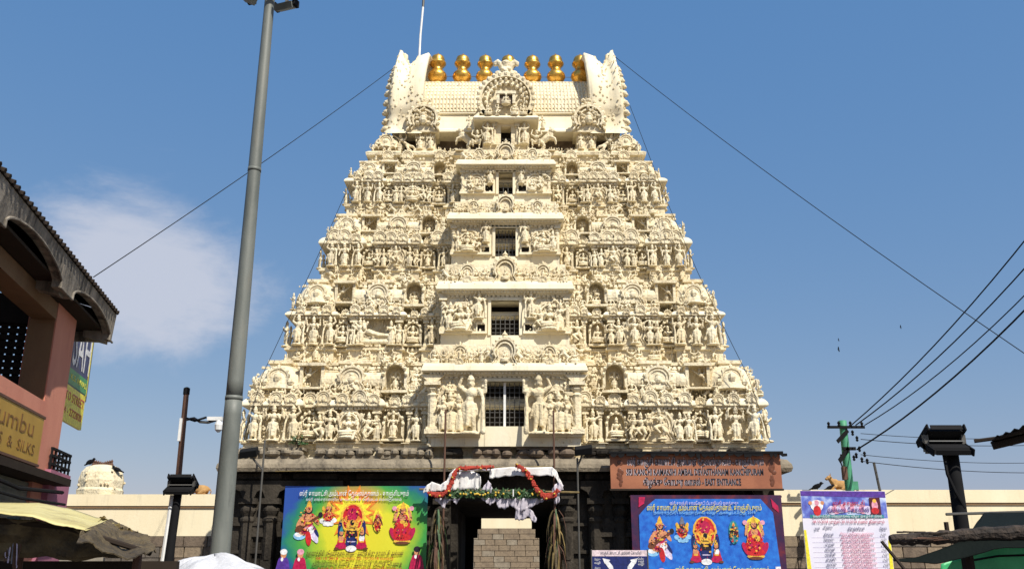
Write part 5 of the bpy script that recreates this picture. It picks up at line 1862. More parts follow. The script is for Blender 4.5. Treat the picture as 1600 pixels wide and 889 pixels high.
PM = ['p_red', 'p_crimson', 'p_orange', 'p_skin', 'p_gold', 'p_white', 'p_black', 'p_navy', 'p_blue', 'p_sky', 'p_green', 'p_teal', 'p_maroon', 'p_pink', 'p_brown', 'p_purple', 'p_lilac', 'p_yellow', 'p_grey']
class Print:
    """Flat printed picture: thin coloured shapes laid one over another, in photograph pixels from the banner's origin."""
    def __init__(s, org, m, y):
        s.o, s.m, s.y, s.mb, s.n = org, m, y, MB(), 0
    def _poly(s, mat, pts):
        s.mb.cur = PM.index(mat)
        y = s.y - .0002 * s.n - .001
        s.n += 1
        s.mb.add([((x - s.o[0]) * s.m, y, -(z - s.o[1]) * s.m) for x, z in pts], [tuple(range(len(pts)))])
    def e(s, mat, cx, cy, rx, ry, rot=0, n=14):
        c, d = cos(radians(rot)), sin(radians(rot))
        s._poly(mat, [(cx + rx * cos(2 * pi * k / n) * c - ry * sin(2 * pi * k / n) * d, cy + rx * cos(2 * pi * k / n) * d + ry * sin(2 * pi * k / n) * c) for k in range(n)])
    def p(s, mat, pts):
        s._poly(mat, pts)
    def star(s, mat, cx, cy, r0, r1, n):
        s._poly(mat, [(cx + (r0 if k % 2 else r1) * cos(pi * k / n), cy + (r0 if k % 2 else r1) * sin(pi * k / n)) for k in range(2 * n)])
    def face(s, cx, cy, r, crown='p_gold', skin='p_skin'):
        s.e('p_black', cx, cy + r * .3, r * 1.3, r * 1.5)
        s.e(skin, cx, cy, r, r * 1.2)
        s.p(crown, [(cx - r, cy - r * .6), (cx + r, cy - r * .6), (cx + r * .5, cy - r * 2.4), (cx, cy - r * 3.2), (cx - r * .5, cy - r * 2.4)])
        s.e('p_black', cx - r * .4, cy, r * .16, r * .12); s.e('p_black', cx + r * .4, cy, r * .16, r * .12); s.e('p_red', cx, cy + r * .62, r * .28, r * .13)
    def done(s, parent, name='printed_picture'):
        return s.mb.build(name, PM, parent)

def lute_lady(q, cx, cy, k=1.0):
    q.e('p_sky', cx - 14 * k, cy + 34 * k, 11 * k, 7 * k); q.e('p_white', cx - 16 * k, cy + 32 * k, 7 * k, 4 * k); q.e('p_white', cx + 10 * k, cy + 30 * k, 7 * k, 15 * k, -25)
    q.e('p_lilac', cx + 12 * k, cy + 33 * k, 5 * k, 15 * k, -25); q.e('p_navy', cx + 14 * k, cy + 26 * k, 3 * k, 12 * k, -30)
    q.e('p_skin', cx - 4 * k, cy + 22 * k, 15 * k, 12 * k); q.e('p_pink', cx + 1 * k, cy + 23 * k, 11 * k, 9 * k); q.e('p_crimson', cx - 6 * k, cy + 27 * k, 7 * k, 4 * k, 20); q.e('p_white', cx + 5 * k, cy + 25 * k, 6 * k, 7 * k, 30); q.e('p_red', cx + 2 * k, cy + 38 * k, 5 * k, 13 * k, -8)
    q.e('p_crimson', cx, cy + 6 * k, 10 * k, 13 * k); q.e('p_skin', cx, cy + 3 * k, 7 * k, 9 * k); q.e('p_skin', cx - 14 * k, cy + 8 * k, 3.5 * k, 13 * k, 30); q.e('p_skin', cx + 13 * k, cy + 6 * k, 3.5 * k, 11 * k, -35)
    q.p('p_brown', [(cx - 20 * k, cy + 22 * k), (cx + 22 * k, cy - 4 * k), (cx + 24 * k, cy), (cx - 16 * k, cy + 27 * k)]); q.e('p_brown', cx - 15 * k, cy + 22 * k, 8 * k, 6 * k, -30); q.e('p_black', cx + 21 * k, cy - 2 * k, 4 * k, 5 * k)
    q.e('p_gold', cx, cy + 12 * k, 6 * k, 2 * k)
    q.face(cx, cy - 12 * k, 5.2 * k)

def cloud_man(q, cx, cy, col, k=1.0):
    for dx, dy, r in ((-10, 15, 5), (0, 18, 7), (10, 14, 5), (-5, 20, 4), (6, 20, 4)):
        q.e('p_white' if col == 'p_skin' else 'p_sky', cx + dx * k, cy + dy * k, r * k, r * .85 * k)
    q.e('p_gold', cx, cy + 1 * k, 11 * k, 9 * k); q.e('p_red', cx, cy + 7 * k, 9 * k, 9 * k); q.e(col, cx, cy + 2 * k, 5 * k, 6 * k)
    q.face(cx, cy - 7 * k, 4.2 * k, 'p_gold' if col == 'p_skin' else 'p_grey', col)
    q.e('p_gold', cx - 9 * k, cy - 6 * k, 2.5 * k, 4 * k); q.e('p_gold', cx + 9 * k, cy - 6 * k, 2.5 * k, 4 * k)

def shrine_idol(q, cx, cy, k=1.0):
    q.e('p_gold', cx, cy - 10 * k, 20 * k, 24 * k); q.e('p_red', cx, cy - 11 * k, 16.5 * k, 21 * k); q.e('p_orange', cx, cy - 2 * k, 17 * k, 15 * k); q.e('p_crimson', cx, cy - 16 * k, 9 * k, 11 * k)
    for s in (-1, 1):
        q.e('p_navy', cx + s * 19 * k, cy + 8 * k, 4 * k, 15 * k); q.e('p_gold', cx + s * 11 * k, cy + 1 * k, 5 * k, 10 * k, s * 20); q.e('p_red', cx + s * 12 * k, cy + 0 * k, 2 * k, 6 * k, s * 20)
    q.e('p_gold', cx, cy + 3 * k, 8 * k, 11 * k); q.e('p_black', cx, cy - 3 * k, 3.5 * k, 4.5 * k); q.e('p_black', cx, cy + 16 * k, 9.5 * k, 12 * k); q.p('p_navy', [(cx - 8 * k, cy + 20 * k), (cx + 8 * k, cy + 20 * k), (cx + 10 * k, cy + 34 * k), (cx - 10 * k, cy + 34 * k)])
    q.e('p_gold', cx, cy + 8 * k, 7 * k, 2 * k); q.e('p_gold', cx, cy + 13 * k, 5 * k, 1.4 * k); q.e('p_white', cx, cy + 38 * k, 9 * k, 5 * k); q.e('p_lilac', cx, cy + 27 * k, 7 * k, 1 * k)
    for s in (-1, 1):
        x = cx + s * 17 * k
        q.p('p_red', [(x - 8 * k, cy + 38 * k), (x + 9 * k, cy + 38 * k), (x + 5 * k, cy + 20 * k), (x - 4 * k, cy + 20 * k)]); q.e('p_crimson', x, cy + 34 * k, 9 * k, 5 * k); q.e('p_skin' if s < 0 else 'p_white', x, cy + 22 * k, 4.5 * k, 6 * k)
        q.e('p_gold', x, cy + 27 * k, 4 * k, 1.3 * k); q.face(x, cy + 13 * k, 3.2 * k, 'p_gold' if s > 0 else 'p_teal')
        q.e('p_brown', x + s * 7 * k, cy + 38 * k, 4 * k, 2 * k)

def halo_lady(q, cx, cy, green, k=1.0):
    q.e('p_yellow' if not green else 'p_teal', cx, cy, 9 * k, 20 * k)
    q.e('p_green' if green else 'p_orange', cx, cy + 4 * k, 6.5 * k, 15 * k); q.e('p_teal' if green else 'p_red', cx, cy + 10 * k, 5 * k, 9 * k); q.e('p_black' if green else 'p_skin', cx, cy, 3 * k, 6 * k)
    q.e('p_brown', cx - 6 * k, cy + 2 * k, 1.6 * k, 7 * k, 20); q.e('p_brown', cx + 6 * k, cy + 2 * k, 1.6 * k, 7 * k, -20)
    q.face(cx, cy - 9 * k, 2.6 * k, 'p_gold', 'p_skin' if not green else 'p_teal')

def lotus_lady(q, cx, cy, k=1.0):
    q.e('p_gold', cx, cy + 41 * k, 15 * k, 4 * k); q.e('p_brown', cx, cy + 44 * k, 12 * k, 2.5 * k)
    for a in range(-3, 4):
        q.e('p_crimson' if a % 2 else 'p_red', cx + a * 5.2 * k, cy + 29 * k, 5 * k, 12 * k, a * 9)
    q.e('p_red', cx, cy + 34 * k, 16 * k, 6 * k)
    q.e('p_yellow', cx, cy - 6 * k, 15 * k, 17 * k) if k > 0 else None
    for s in (-1, 1):
        q.e('p_skin', cx + s * 12 * k, cy - 4 * k, 2.6 * k, 12 * k, s * -18); q.e('p_pink', cx + s * 15 * k, cy - 14 * k, 4 * k, 4 * k); q.e('p_skin', cx + s * 9 * k, cy + 10 * k, 3 * k, 9 * k, s * 25)
    q.e('p_crimson', cx, cy + 8 * k, 11 * k, 14 * k); q.e('p_red', cx, cy + 14 * k, 14 * k, 7 * k); q.e('p_skin', cx, cy + 1 * k, 6 * k, 7 * k); q.e('p_gold', cx, cy + 9 * k, 5 * k, 3 * k); q.e('p_gold', cx + 5 * k, cy + 12 * k, 4 * k, 5 * k)
    q.face(cx, cy - 11 * k, 4.6 * k)

def speckle(q, cx, cy, rx, ry, n):
    r = random.Random(int(cx * 7))
    for _ in range(n):
        a, d = r.uniform(0, 2 * pi), sqrt(r.random())
        q.e(r.choice(('p_gold', 'p_brown', 'p_red', 'p_crimson', 'p_gold', 'p_skin', 'p_maroon', 'p_orange')), cx + rx * d * cos(a), cy + ry * d * sin(a), r.uniform(.4, 1.6), r.uniform(.4, 2.2), r.uniform(0, 180), 6)

def small_person(q, cx, cy, robe, head_c):
    q.p(robe, [(cx - 12, cy + 18), (cx + 12, cy + 18), (cx + 8, cy - 1), (cx - 8, cy - 1)]); q.e(robe, cx, cy, 8, 6)
    q.e('p_skin', cx, cy - 9, 4.5, 5.5); q.e(head_c, cx, cy - 13, 5.5, 4.5); q.e('p_white', cx - 2, cy - 2, 2, 3)

def banner(name, label, l, t, r, bpx, Y, mat):
    m = mpp((t + bpx) / 2, Y)
    p = P(l, t, Y)
    w = (r - l) * m
    b = empty(name, (p.x, Y, p.z))
    tag(b, label, 'banner')
    h = p.z - zat(bpx, Y)
    MB().grid(24, 12, lambda u, v: Vector((u * w, .012 * sin(u * 17) * sin(v * 5), -v * h))).build('sheet', mat, b, solid=.006)
    MB().box(-.03, w + .03, .035, .09, -.06, -.01).build('frame_rail', 'wood_and_shade', b)
    for x in (.02, w * .5, w - .07):
        MB().box(x, x + .05, .035, .08, -p.z, .0).build('frame_post', 'wood_and_shade', b)
    return b, m, w, h

RT = (pi / 2, 0, 0)
b1, m1, w1, h1 = banner('festival_banner', 'bright yellow and green printed festival banner left of the gateway', 446, 759, 672, 897, 26.05, 'print_left')
b1.children[0].location = (0, 0, 0)
for o in b1.children:
    if o.name.startswith('sheet'):
        o.data.transform(Matrix.Translation((-w1 / 2, 0, h1 / 2 - .3)))
        o.location = (w1 / 2, 0, -h1 / 2 + .3)
q = Print((446, 759), m1, -.02)
q.star('p_orange', 555, 800, 26, 44, 14); q.star('p_yellow', 555, 800, 20, 32, 14)
lute_lady(q, 486, 805, .88); cloud_man(q, 517, 799, 'p_skin', .9); shrine_idol(q, 555, 818, .95); halo_lady(q, 595, 812, False, .9); lotus_lady(q, 634, 806, .9)
for (a_, b_, c_, d_) in ((486, 812, 15, 22), (517, 803, 9, 10), (555, 818, 19, 30), (595, 814, 6, 14), (634, 812, 14, 26)):
    speckle(q, a_, b_, c_, d_, 46)
small_person(q, 452, 872, 'p_purple', 'p_white'); small_person(q, 478, 872, 'p_crimson', 'p_pink'); small_person(q, 658, 868, 'p_crimson', 'p_black')
q.p('p_red', [(446, 893), (672, 893), (672, 888), (446, 888)])
q.done(b1)
def bt(b, m, org, body, px, py, size, wpx, mat, y=-.10):
    put_text(body, size * m * 1.3, b, ((px - org[0]) * m, -.055, -(py - org[1]) * m), mat, width=wpx * m)
O1 = (446, 759)
bt(b1, m1, O1, 'ஸ்ரீ காமாட்சி அம்பாள் ேதவஸ்தானம் - காஞ்சிபுரம்', 556, 771, 8, 172, 'p_white')
bt(b1, m1, O1, 'ஸ்ரீ சங்கராசாரிய சுவாமிகள் ஸ்ரீமடம் சம்ஸ்தானம்', 556, 780, 4.5, 150, 'p_lilac')
bt(b1, m1, O1, 'நவராத்திரி மேஹாத்சவ விழா - அருள்மிகு காமாட்சி அம்மன்', 562, 861, 6.5, 150, 'p_maroon')
bt(b1, m1, O1, '08-10-2018 முதல் 20-10-2018 வைர', 562, 869, 4.5, 120, 'p_red')
bt(b1, m1, O1, 'அைனவரும் வருக - அம்பாள் அருள் ெபறுக', 566, 877, 6, 140, 'p_maroon')
bt(b1, m1, O1, 'காஞ்சி காமேகாடி பீடம் - ஸ்ரீகார்யம்', 570, 884, 4.5, 130, 'p_red')

b2, m2, w2, h2 = banner('festival_banner', 'blue printed festival banner with dark maroon border right of the gateway', 985, 773, 1223, 897, 26.05, 'print_border')
O2 = (985, 773)
q = Print(O2, m2, -.02)
fld = [(1024, 779), (1190, 779), (1208, 800), (1214, 897), (997, 897), (997, 804), (1010, 790)]
fm = MB().prism([((x - O2[0]) * m2, -(z - O2[1]) * m2) for x, z in fld], -.022, -.016)
fm.build('blue_field', 'print_right', b2)
q.p('p_crimson', [(998, 776), (1008, 776), (1006, 786), (997, 792)]); q.p('p_crimson', [(1206, 778), (1217, 790), (1217, 800), (1208, 792)])
q.y = -.025
lute_lady(q, 1029, 830, .88); cloud_man(q, 1064, 824, 'p_grey', .9); shrine_idol(q, 1099, 838, .95); halo_lady(q, 1144, 830, True, .9)
lotus_lady(q, 1176, 828, .92)
for (a_, b_, c_, d_) in ((1029, 837, 15, 22), (1064, 828, 9, 10), (1099, 838, 19, 30), (1144, 832, 6, 14), (1176, 834, 14, 26)):
    speckle(q, a_, b_, c_, d_, 46)
q.e('p_pink', 1028, 888, 6, 5); q.p('p_red', [(1203, 885), (1213, 885), (1213, 893), (1203, 893)]); q.p('p_white', [(1204, 881), (1212, 881), (1212, 885), (1204, 885)])
q.done(b2)
bt(b2, m2, O2, 'ஸ்ரீ காஞ்சி காமேகாடி பீடாதிபதி ஜகத்குரு', 1100, 786, 5.5, 108, 'p_lilac')
bt(b2, m2, O2, 'ஸ்ரீ காமாட்சி அம்பாள் ேதவஸ்தானம், காஞ்சிபுரம்', 1100, 793, 8.5, 180, 'p_yellow')
bt(b2, m2, O2, 'நவராத்திரி மேஹாத்சவ விழா அைழப்பிதழ் 2018', 1100, 800, 4.5, 160, 'p_sky')
bt(b2, m2, O2, 'ஸ்ரீ காமாட்சி அம்பாள் ேதவஸ்தானம்', 1122, 886, 8, 145, 'p_yellow')

# terracotta name board of the temple
Ys = 26.0
ps0, ps1 = P(953, 709, Ys), P(1223, 763, Ys)
nbd = empty('temple_name_board', (ps0.x, Ys, ps1.z))
tag(nbd, 'long terracotta coloured name board with black lettering above the blue banner', 'signboard')
wn_, hn = ps1.x - ps0.x, ps0.z - ps1.z
MB().box(0, wn_, 0, .10, 0, hn).build('board', 'terracotta', nbd)
MB().box(-.03, wn_ + .03, -.02, .10, -.05, -.002).build('frame_rail', 'wood_and_shade', nbd)
MB().box(-.05, wn_ + .05, -.17, .16, hn, hn + .06).build('hood', 'black_paint', nbd)
rn = random.Random(12)
x = .0
while x < wn_ - .05:
    ww = rn.uniform(.10, .34)
    MB().prism([(x, hn), (x, hn - rn.uniform(.02, .10)), (x + ww * .4, hn - rn.uniform(.06, .15)), (x + ww, hn - rn.uniform(.02, .09)), (x + ww, hn)], -.16, -.14).build('shade_fringe', 'black_paint', nbd)  # ragged black pieces added to draw the uneven shaded edge below the hood
    x += ww * rn.uniform(.9, 1.6)
for xx in (.5, wn_ * .5, wn_ - .5):
    MB().box(xx - .04, xx + .04, .10, .7, hn * .4, hn * .5).build('bracket', 'iron', nbd)
put_text('ஸ்ரீ காஞ்சி காமாட்சி அம்பாள் ேதவஸ்தானம் - காஞ்சிபுரம்', .27, nbd, (wn_ * .50, -.004, hn * .755), 'p_palepink', width=wn_ * .80)
put_text('ஸ்ரீ காஞ்சி காமாட்சி அம்பாள் ேதவஸ்தானம் - காஞ்சிபுரம்', .27, nbd, (wn_ * .503, -.010, hn * .77), 'p_black', width=wn_ * .80, bold=.004)
put_text('SRI KANCHI KAMAKSHI AMBAL DEVASTHANAM KANCHIPURAM', .245, nbd, (wn_ * .492, -.006, hn * .47 - .012), 'p_palepink', width=wn_ * .80)
put_text('SRI KANCHI KAMAKSHI AMBAL DEVASTHANAM KANCHIPURAM', .245, nbd, (wn_ * .495, -.010, hn * .47), 'p_black', width=wn_ * .80, bold=.007)
put_text('கிழக்கு ேகாபுர வாசல் - EAST ENTRANCE', .25, nbd, (wn_ * .472, -.006, hn * .18 - .008), 'p_palepink', width=wn_ * .57)
put_text('கிழக்கு ேகாபுர வாசல் - EAST ENTRANCE', .25, nbd, (wn_ * .475, -.010, hn * .18), 'p_black', width=wn_ * .57, bold=.007)
for xc, k in ((.055, 1.0), (.945, 1.5)):
    mb = MB()
    for j in range(16):
        mb.ell((wn_ * xc + rn.uniform(-.07, .07), -.004, hn * rn.uniform(.12, .80)), (rn.uniform(.02, .06) * k, .008, rn.uniform(.03, .09) * k), 6, 4)
    stuff(mb.build('painted_emblem', 'p_brown', nbd))

# direction sign with two arrows
Yd = 25.4
pd0 = P(925, 859, Yd)
md = mpp(870, Yd)
ds = empty('direction_sign', (pd0.x, Yd, pd0.z))
tag(ds, 'navy direction sign with two white arrows in front of the blue banner', 'sign')
MB().box(0, 86 * md, 0, .03, -9 * md, 0).build('header_panel', 'p_palepink', ds)
MB().box(0, 86 * md, .002, .03, -60 * md, -9 * md - .003).build('navy_panel', 'p_navy', ds)
MB().box(-.03, 0, -.01, .05, -pd0.z, .02).build('post', 'iron', ds); MB().box(86 * md, 86 * md + .03, -.01, .05, -pd0.z, .02).build('post', 'iron', ds)
for s, cx in ((1, 30), (-1, 57)):
    pts = [(0, -12), (12, -14.5), (10, -17), (16, -24), (18, -40), (11, -40), (10, -28), (5, -21), (3, -19.5)]
    pts = [((cx + s * (x - 14)) * md, z * md) for x, z in pts]
    MB().prism(pts, -.008, .001).build('arrow', 'p_white', ds)
put_text('காஞ்சி காமாட்சி அம்மன் ேகாவில்', .11, ds, (45 * md, -.003, -4.5 * md), 'p_grey', width=64 * md)
for (x, z, t) in ((8, -14, 'ெதற்கு'), (8, -19, 'வழி'), (76, -13, 'ெபரிய'), (76, -17, 'காஞ்சி'), (76, -21, 'வழி'), (8, -27, 'கிழக்கு')):
    put_text(t, .07, ds, (x * md, -.001, z * md), 'p_white', width=9 * md)

# printed notice on the right
Yn = 21.0
nt0 = P(1250, 766, Yn)
mn = mpp(820, Yn)
no_ = empty('notice_banner', (nt0.x, Yn, nt0.z))
tag(no_, 'tall pale printed notice banner with purple header and yellow edges before the right wall', 'banner')
On = (1250, 766)
def npt(px, py):
    return ((px - On[0]) * mn, -(py - On[1]) * mn)
def nquad(name, mat, pts, y0=-.002, y1=.004):
    return MB().prism([npt(*p) for p in pts], y0, y1).build(name, mat, no_)
nquad('sheet', 'print_notice', [(1250, 766), (1384, 767), (1384, 905), (1250, 905)], .0, .012)
nquad('header_print', 'print_header', [(1250.5, 766.5), (1383.5, 767.5), (1383.5, 808), (1250.5, 808)], -.004, -.001)
nquad('top_band', 'p_purple', [(1250.5, 766.5), (1383.5, 767.5), (1383.5, 777), (1250.5, 774)], -.007, -.005)
nquad('title_bar', 'p_teal', [(1262, 803), (1377, 803), (1378, 808), (1262, 808)], -.009, -.005)
nquad('yellow_edge', 'p_yellow', [(1250.5, 826), (1250.5, 905), (1258, 905), (1254, 826)], -.006, -.002)
nquad('yellow_edge', 'p_yellow', [(1383.5, 836), (1383.5, 905), (1376.5, 905), (1380, 842)], -.006, -.002)
for x in (4, 128):
    MB().box(x * mn, x * mn + .05, .02, .07, -nt0.z, -.01).build('frame_post', 'wood_and_shade', no_)
q = Print(On, mn, -.012)
q.e('p_white', 1274, 789, 10, 9); q.e('p_red', 1274, 797, 6, 8); q.e('p_pink', 1274, 785, 3.5, 4.5); q.e('p_skin', 1264, 785, 3, 3); q.e('p_skin', 1283, 785, 3, 3)
for dx in range(-4, 5):
    q.e('p_pink' if dx % 2 else 'p_lilac', 1325 + dx * 7, 791 + abs(dx) * 1.3, 7, 7)
q.p('p_maroon', [(1357, 777), (1374, 777), (1374, 803), (1357, 803)]); q.e('p_pink', 1365, 789, 5, 8); q.e('p_red', 1365, 797, 6, 5); q.e('p_gold', 1365, 782, 3, 3)
q.done(no_)
def ntext(body, px, py, size, wpx, mat):
    x, z = npt(px, py)
    put_text(body, size * mn * 1.3, no_, (x, -.03, z), mat, width=wpx * mn)
ntext('ஸ்ரீ காமாட்சி', 1324, 786, 7, 50, 'p_crimson'); ntext('அம்மன் ேகாவில்', 1322, 796, 7, 66, 'p_purple')
ntext('நவராத்திரி மேஹாத்சவ விழா நிகழ்ச்சி நிரல்', 1320, 805.5, 3.6, 108, 'p_white')
ntext('08.10.2018 முதல் 20.10.2018 வைர தினமும்', 1321, 814, 4.5, 112, 'p_crimson')
ntext('நாள்', 1271, 824, 4, 8, 'p_navy'); ntext('கிழைம', 1288, 822, 3.6, 14, 'p_navy'); ntext('நிகழ்ச்சிகள்', 1332, 824, 4, 26, 'p_navy'); ntext('ேநரம்', 1374, 824, 4, 10, 'p_navy')
rows = ['திங்கள்', 'ெசவ்வாய்', 'புதன்', 'வியாழன்', 'ெவள்ளி', 'சனி', 'ஞாயிறு', 'திங்கள்', 'ெசவ்வாய்']
for k, t in enumerate(rows):
    yy = 833 + k * 7.4
    ntext(t, 1288, yy, 4, 15, 'p_navy')
    ntext('சிறப்பு அபிேஷகம் அலங்காரம்', 1332, yy - 1.4, 3.6, 52, 'p_pink')
    ntext('அம்பாள் புறப்பாடு தீபாராதைன', 1330, yy + 2.2, 3.2, 44, 'p_pink')
    ntext('6.00', 1373, yy, 3.4, 8, 'p_grey')
    nquad('rule_line', 'p_lilac', [(1262, yy + 4.3), (1376, yy + 4.3), (1376, yy + 4.6), (1262, yy + 4.6)], -.004, -.002)

# ------------------------------------------------------------------ cloth canopy over the gateway
Yc_ = 25.75
pan = empty('gateway_canopy', P(780, 889, Yc_))
pan.location.z = 0
tag(pan, 'torn white cloth canopy with red garlands and leaf strip over the gateway', 'canopy')
def lp(px, py, dy=0.0):
    v = P(px, py, Yc_ + dy)
    return v - Vector(pan.location)
for px, top in ((691, 640), (868, 641)):
    b_ = lp(px, 889)
    MB().tube([(b_.x, 0, 0), (b_.x, 0, lp(px, top).z)], .028, 8).build('bamboo_pole', 'rust', pan)
MB().tube([lp(655, 764), lp(905, 769)], .03, 8).build('cross_pole', 'dry_leaf', pan)
MB().tube([lp(700, 732, .05), lp(866, 729, .05)], .03, 8).build('cross_pole', 'dry_leaf', pan)
MB().tube([lp(430, 736), lp(700, 731)], .012, 6).build('cross_pole', 'dry_leaf', pan)
rc = random.Random(31)
def cloth(cols, mat, dy=-.06, wav=.07, sub=5, nv=6):
    pts = []
    for (a, b) in zip(cols, cols[1:]):
        for k in range(sub):
            t = k / sub
            pts.append(tuple(a[i] * (1 - t) + b[i] * t for i in range(3)))
    pts.append(cols[-1])
    n = len(pts)
    ph = rc.uniform(0, 6)
    vs = []
    for j in range(nv + 1):
        v = j / nv
        for i, (x, yt, yb) in enumerate(pts):
            yy = yt * (1 - v) + yb * v
            w = wav * (sin(i * .9 + ph + v * 1.6) * .6 + sin(i * 2.3 + v * 4 + ph) * .4)
            vs.append(lp(x + sin(v * 5 + i) * .5, yy + (sin(i * 1.7 + ph) * .9 if v > .5 else 0), dy + w))
    fs = [(j * n + i, j * n + i + 1, (j + 1) * n + i + 1, (j + 1) * n + i) for j in range(nv) for i in range(n - 1)]
    return MB().add(vs, fs).build('cloth', mat, pan, smooth=True, solid=.006)
cloth([(661, 765, 769), (668, 757, 769), (675, 752, 768), (688, 757, 767), (698, 750, 766), (704, 738, 757), (712, 731, 750)], 'white_cloth')
cloth([(704, 745, 767), (712, 738, 766), (722, 737, 765), (740, 736, 765), (748, 740, 766), (751, 744, 764)], 'white_cloth', -.04)
cloth([(752, 764, 765), (758, 757, 766), (763, 750, 768), (767, 756, 770), (769, 762, 768)], 'lilac_cloth')
cloth([(765, 733, 748), (775, 731, 746), (800, 729, 743), (830, 730, 743), (862, 729, 743), (868, 733, 746), (874, 746, 758), (879, 757, 765)], 'white_cloth')
cloth([(862, 764, 772), (868, 756, 776), (874, 752, 770), (880, 758, 764)], 'lilac_cloth')
cloth([(866, 768, 786), (870, 768, 788), (874, 770, 783)], 'lilac_cloth')
cloth([(680, 779, 781), (688, 778, 788), (694, 778, 795), (699, 779, 784), (706, 779, 781), (713, 778, 788), (718, 778, 779)], 'lilac_cloth', .0)
cloth([(752, 777, 779), (760, 777, 785), (766, 778, 789), (774, 777, 783), (779, 778, 793), (790, 777, 795), (797, 777, 788), (806, 777, 796), (815, 778, 799), (828, 777, 793), (840, 778, 787), (850, 779, 782)], 'lilac_cloth', .0)
cloth([(805, 792, 811), (812, 793, 813), (820, 790, 811), (826, 792, 806), (832, 798, 815), (838, 808, 816)], 'lilac_cloth', .02)
cloth([(706, 733, 737), (730, 731, 735), (765, 729, 734)], 'lilac_cloth', .03, .02)
def garland(path, r):
    pts = []
    for a, b in zip(path, path[1:]):
        for k in range(6):
            t = k / 6
            pts.append((a[0] * (1 - t) + b[0] * t, a[1] * (1 - t) + b[1] * t))
    pts.append(path[-1])
    mb = MB()
    mb.tube([lp(x, y, -.16) for x, y in pts], [r * rc.uniform(.6, 1.15) for _ in pts], 7)
    for x, y in pts:
        for _ in range(2):
            mb.ell(lp(x + rc.uniform(-3, 3), y + rc.uniform(-2, 2), -.19), (rc.uniform(.02, .045), .03, rc.uniform(.02, .06)), 6, 4)
    g = mb.build('garland', 'red_cloth', pan)
    mb = MB()
    for x, y in pts[::9]:
        mb.ell(lp(x + rc.uniform(-2, 2), y + rc.uniform(-2, 2), -.24), (.03, .03, .025), 6, 4)
    stuff(mb.build('flowers', 'flower_yellow', g))
garland([(672, 771), (682, 774), (692, 773), (700, 765), (706, 752), (710, 740), (716, 732), (735, 731), (768, 729)], .055)
garland([(806, 727), (816, 731), (824, 738), (831, 750), (838, 762), (846, 772), (854, 777), (864, 773), (872, 766)], .055)
cloth([(670, 768, 772), (680, 768, 777), (690, 768, 777), (697, 768, 773)], 'red_cloth', -.12)
cloth([(845, 768, 772), (853, 770, 780), (862, 769, 778), (870, 767, 770)], 'red_cloth', -.12)
MB().tube([lp(700, 771, .02), lp(850, 771, .02)], .075, 8).build('leaf_strip', 'leaf_green', pan)
mb = MB(); mf = MB()
for k in range(420):
    c = lp(rc.uniform(698, 852), rc.uniform(764, 777), rc.uniform(-.10, .0))
    u = Vector((rc.uniform(-1, 1), rc.uniform(-.6, .2), rc.uniform(-1, .4))).normalized() * rc.uniform(.04, .10)
    w = u.cross(Vector((rc.uniform(-.5, .5), -1, rc.uniform(-.5, .5)))).normalized() * .025
    mb.add([c - u, c + w, c + u, c - w], [(0, 1, 2, 3)])
for k in range(26):
    mf.ell(lp(rc.uniform(700, 850), 771 + rc.uniform(-2.5, 2.5), -.12), (.03, .03, .03), 6, 4)
stuff(mb.build('leaves', 'leaf_green', pan)); stuff(mf.build('flowers', 'flower_yellow', pan))
MB().box(*sorted((lp(802, 770).x - .015, lp(802, 770).x + .015)), -.2, -.18, lp(802, 776).z, lp(802, 765).z).build('ribbon', 'white_paint', pan)

# bundles of dry leaves tied to the canopy poles
def leaf_bundle(px, Y, label, seed, spread):
    r = random.Random(seed)
    t0 = P(px, 800, Y)
    e = empty('leaf_bundle', (t0.x, Y, 0))
    tag(e, label, 'leaf bundle', 'dry leaf bundles beside the gateway')
    MB().tube([(0, 0, 0), (.03, 0, t0.z * .5), (0, 0, t0.z)], [.09, .07, .04], 8).build('stem', 'dry_leaf', e)
    for k in range(80):
        z0 = t0.z - r.uniform(0, 1.1)
        a = r.uniform(0, 2 * pi)
        L = r.uniform(.25, .8)
        d = Vector((cos(a) * spread, sin(a) * .6 - .25, 0))
        w = Vector((-sin(a), cos(a), .2)) * r.uniform(.012, .032)
        pts = [Vector((0, 0, z0)), Vector((0, 0, z0 + .10)) + d * .15 * L, Vector((0, 0, z0 - .10 * L)) + d * .34 * L, Vector((0, 0, z0 - .55 * L)) + d * .46 * L, Vector((0, 0, max(.02, z0 - L))) + d * .48 * L]
        ws = [.4, 1, 1.1, .8, .1]
        vs = [p + w * q_ for p, q_ in zip(pts, ws)] + [p - w * q_ for p, q_ in zip(pts, ws)]
        MB().add(vs, [(i, i + 1, i + 6, i + 5) for i in range(4)]).build('leaf', r.choice(('dry_leaf', 'tarp_brown', 'dry_leaf', 'leaf_green', 'rust', 'tarp_brown')), e)
leaf_bundle(684, 25.45, 'drooping dry leaf bundle at the left side of the gateway', 2, .8)
leaf_bundle(868, 25.45, 'drooping dry leaf bundle at the right side of the gateway', 8, .9)

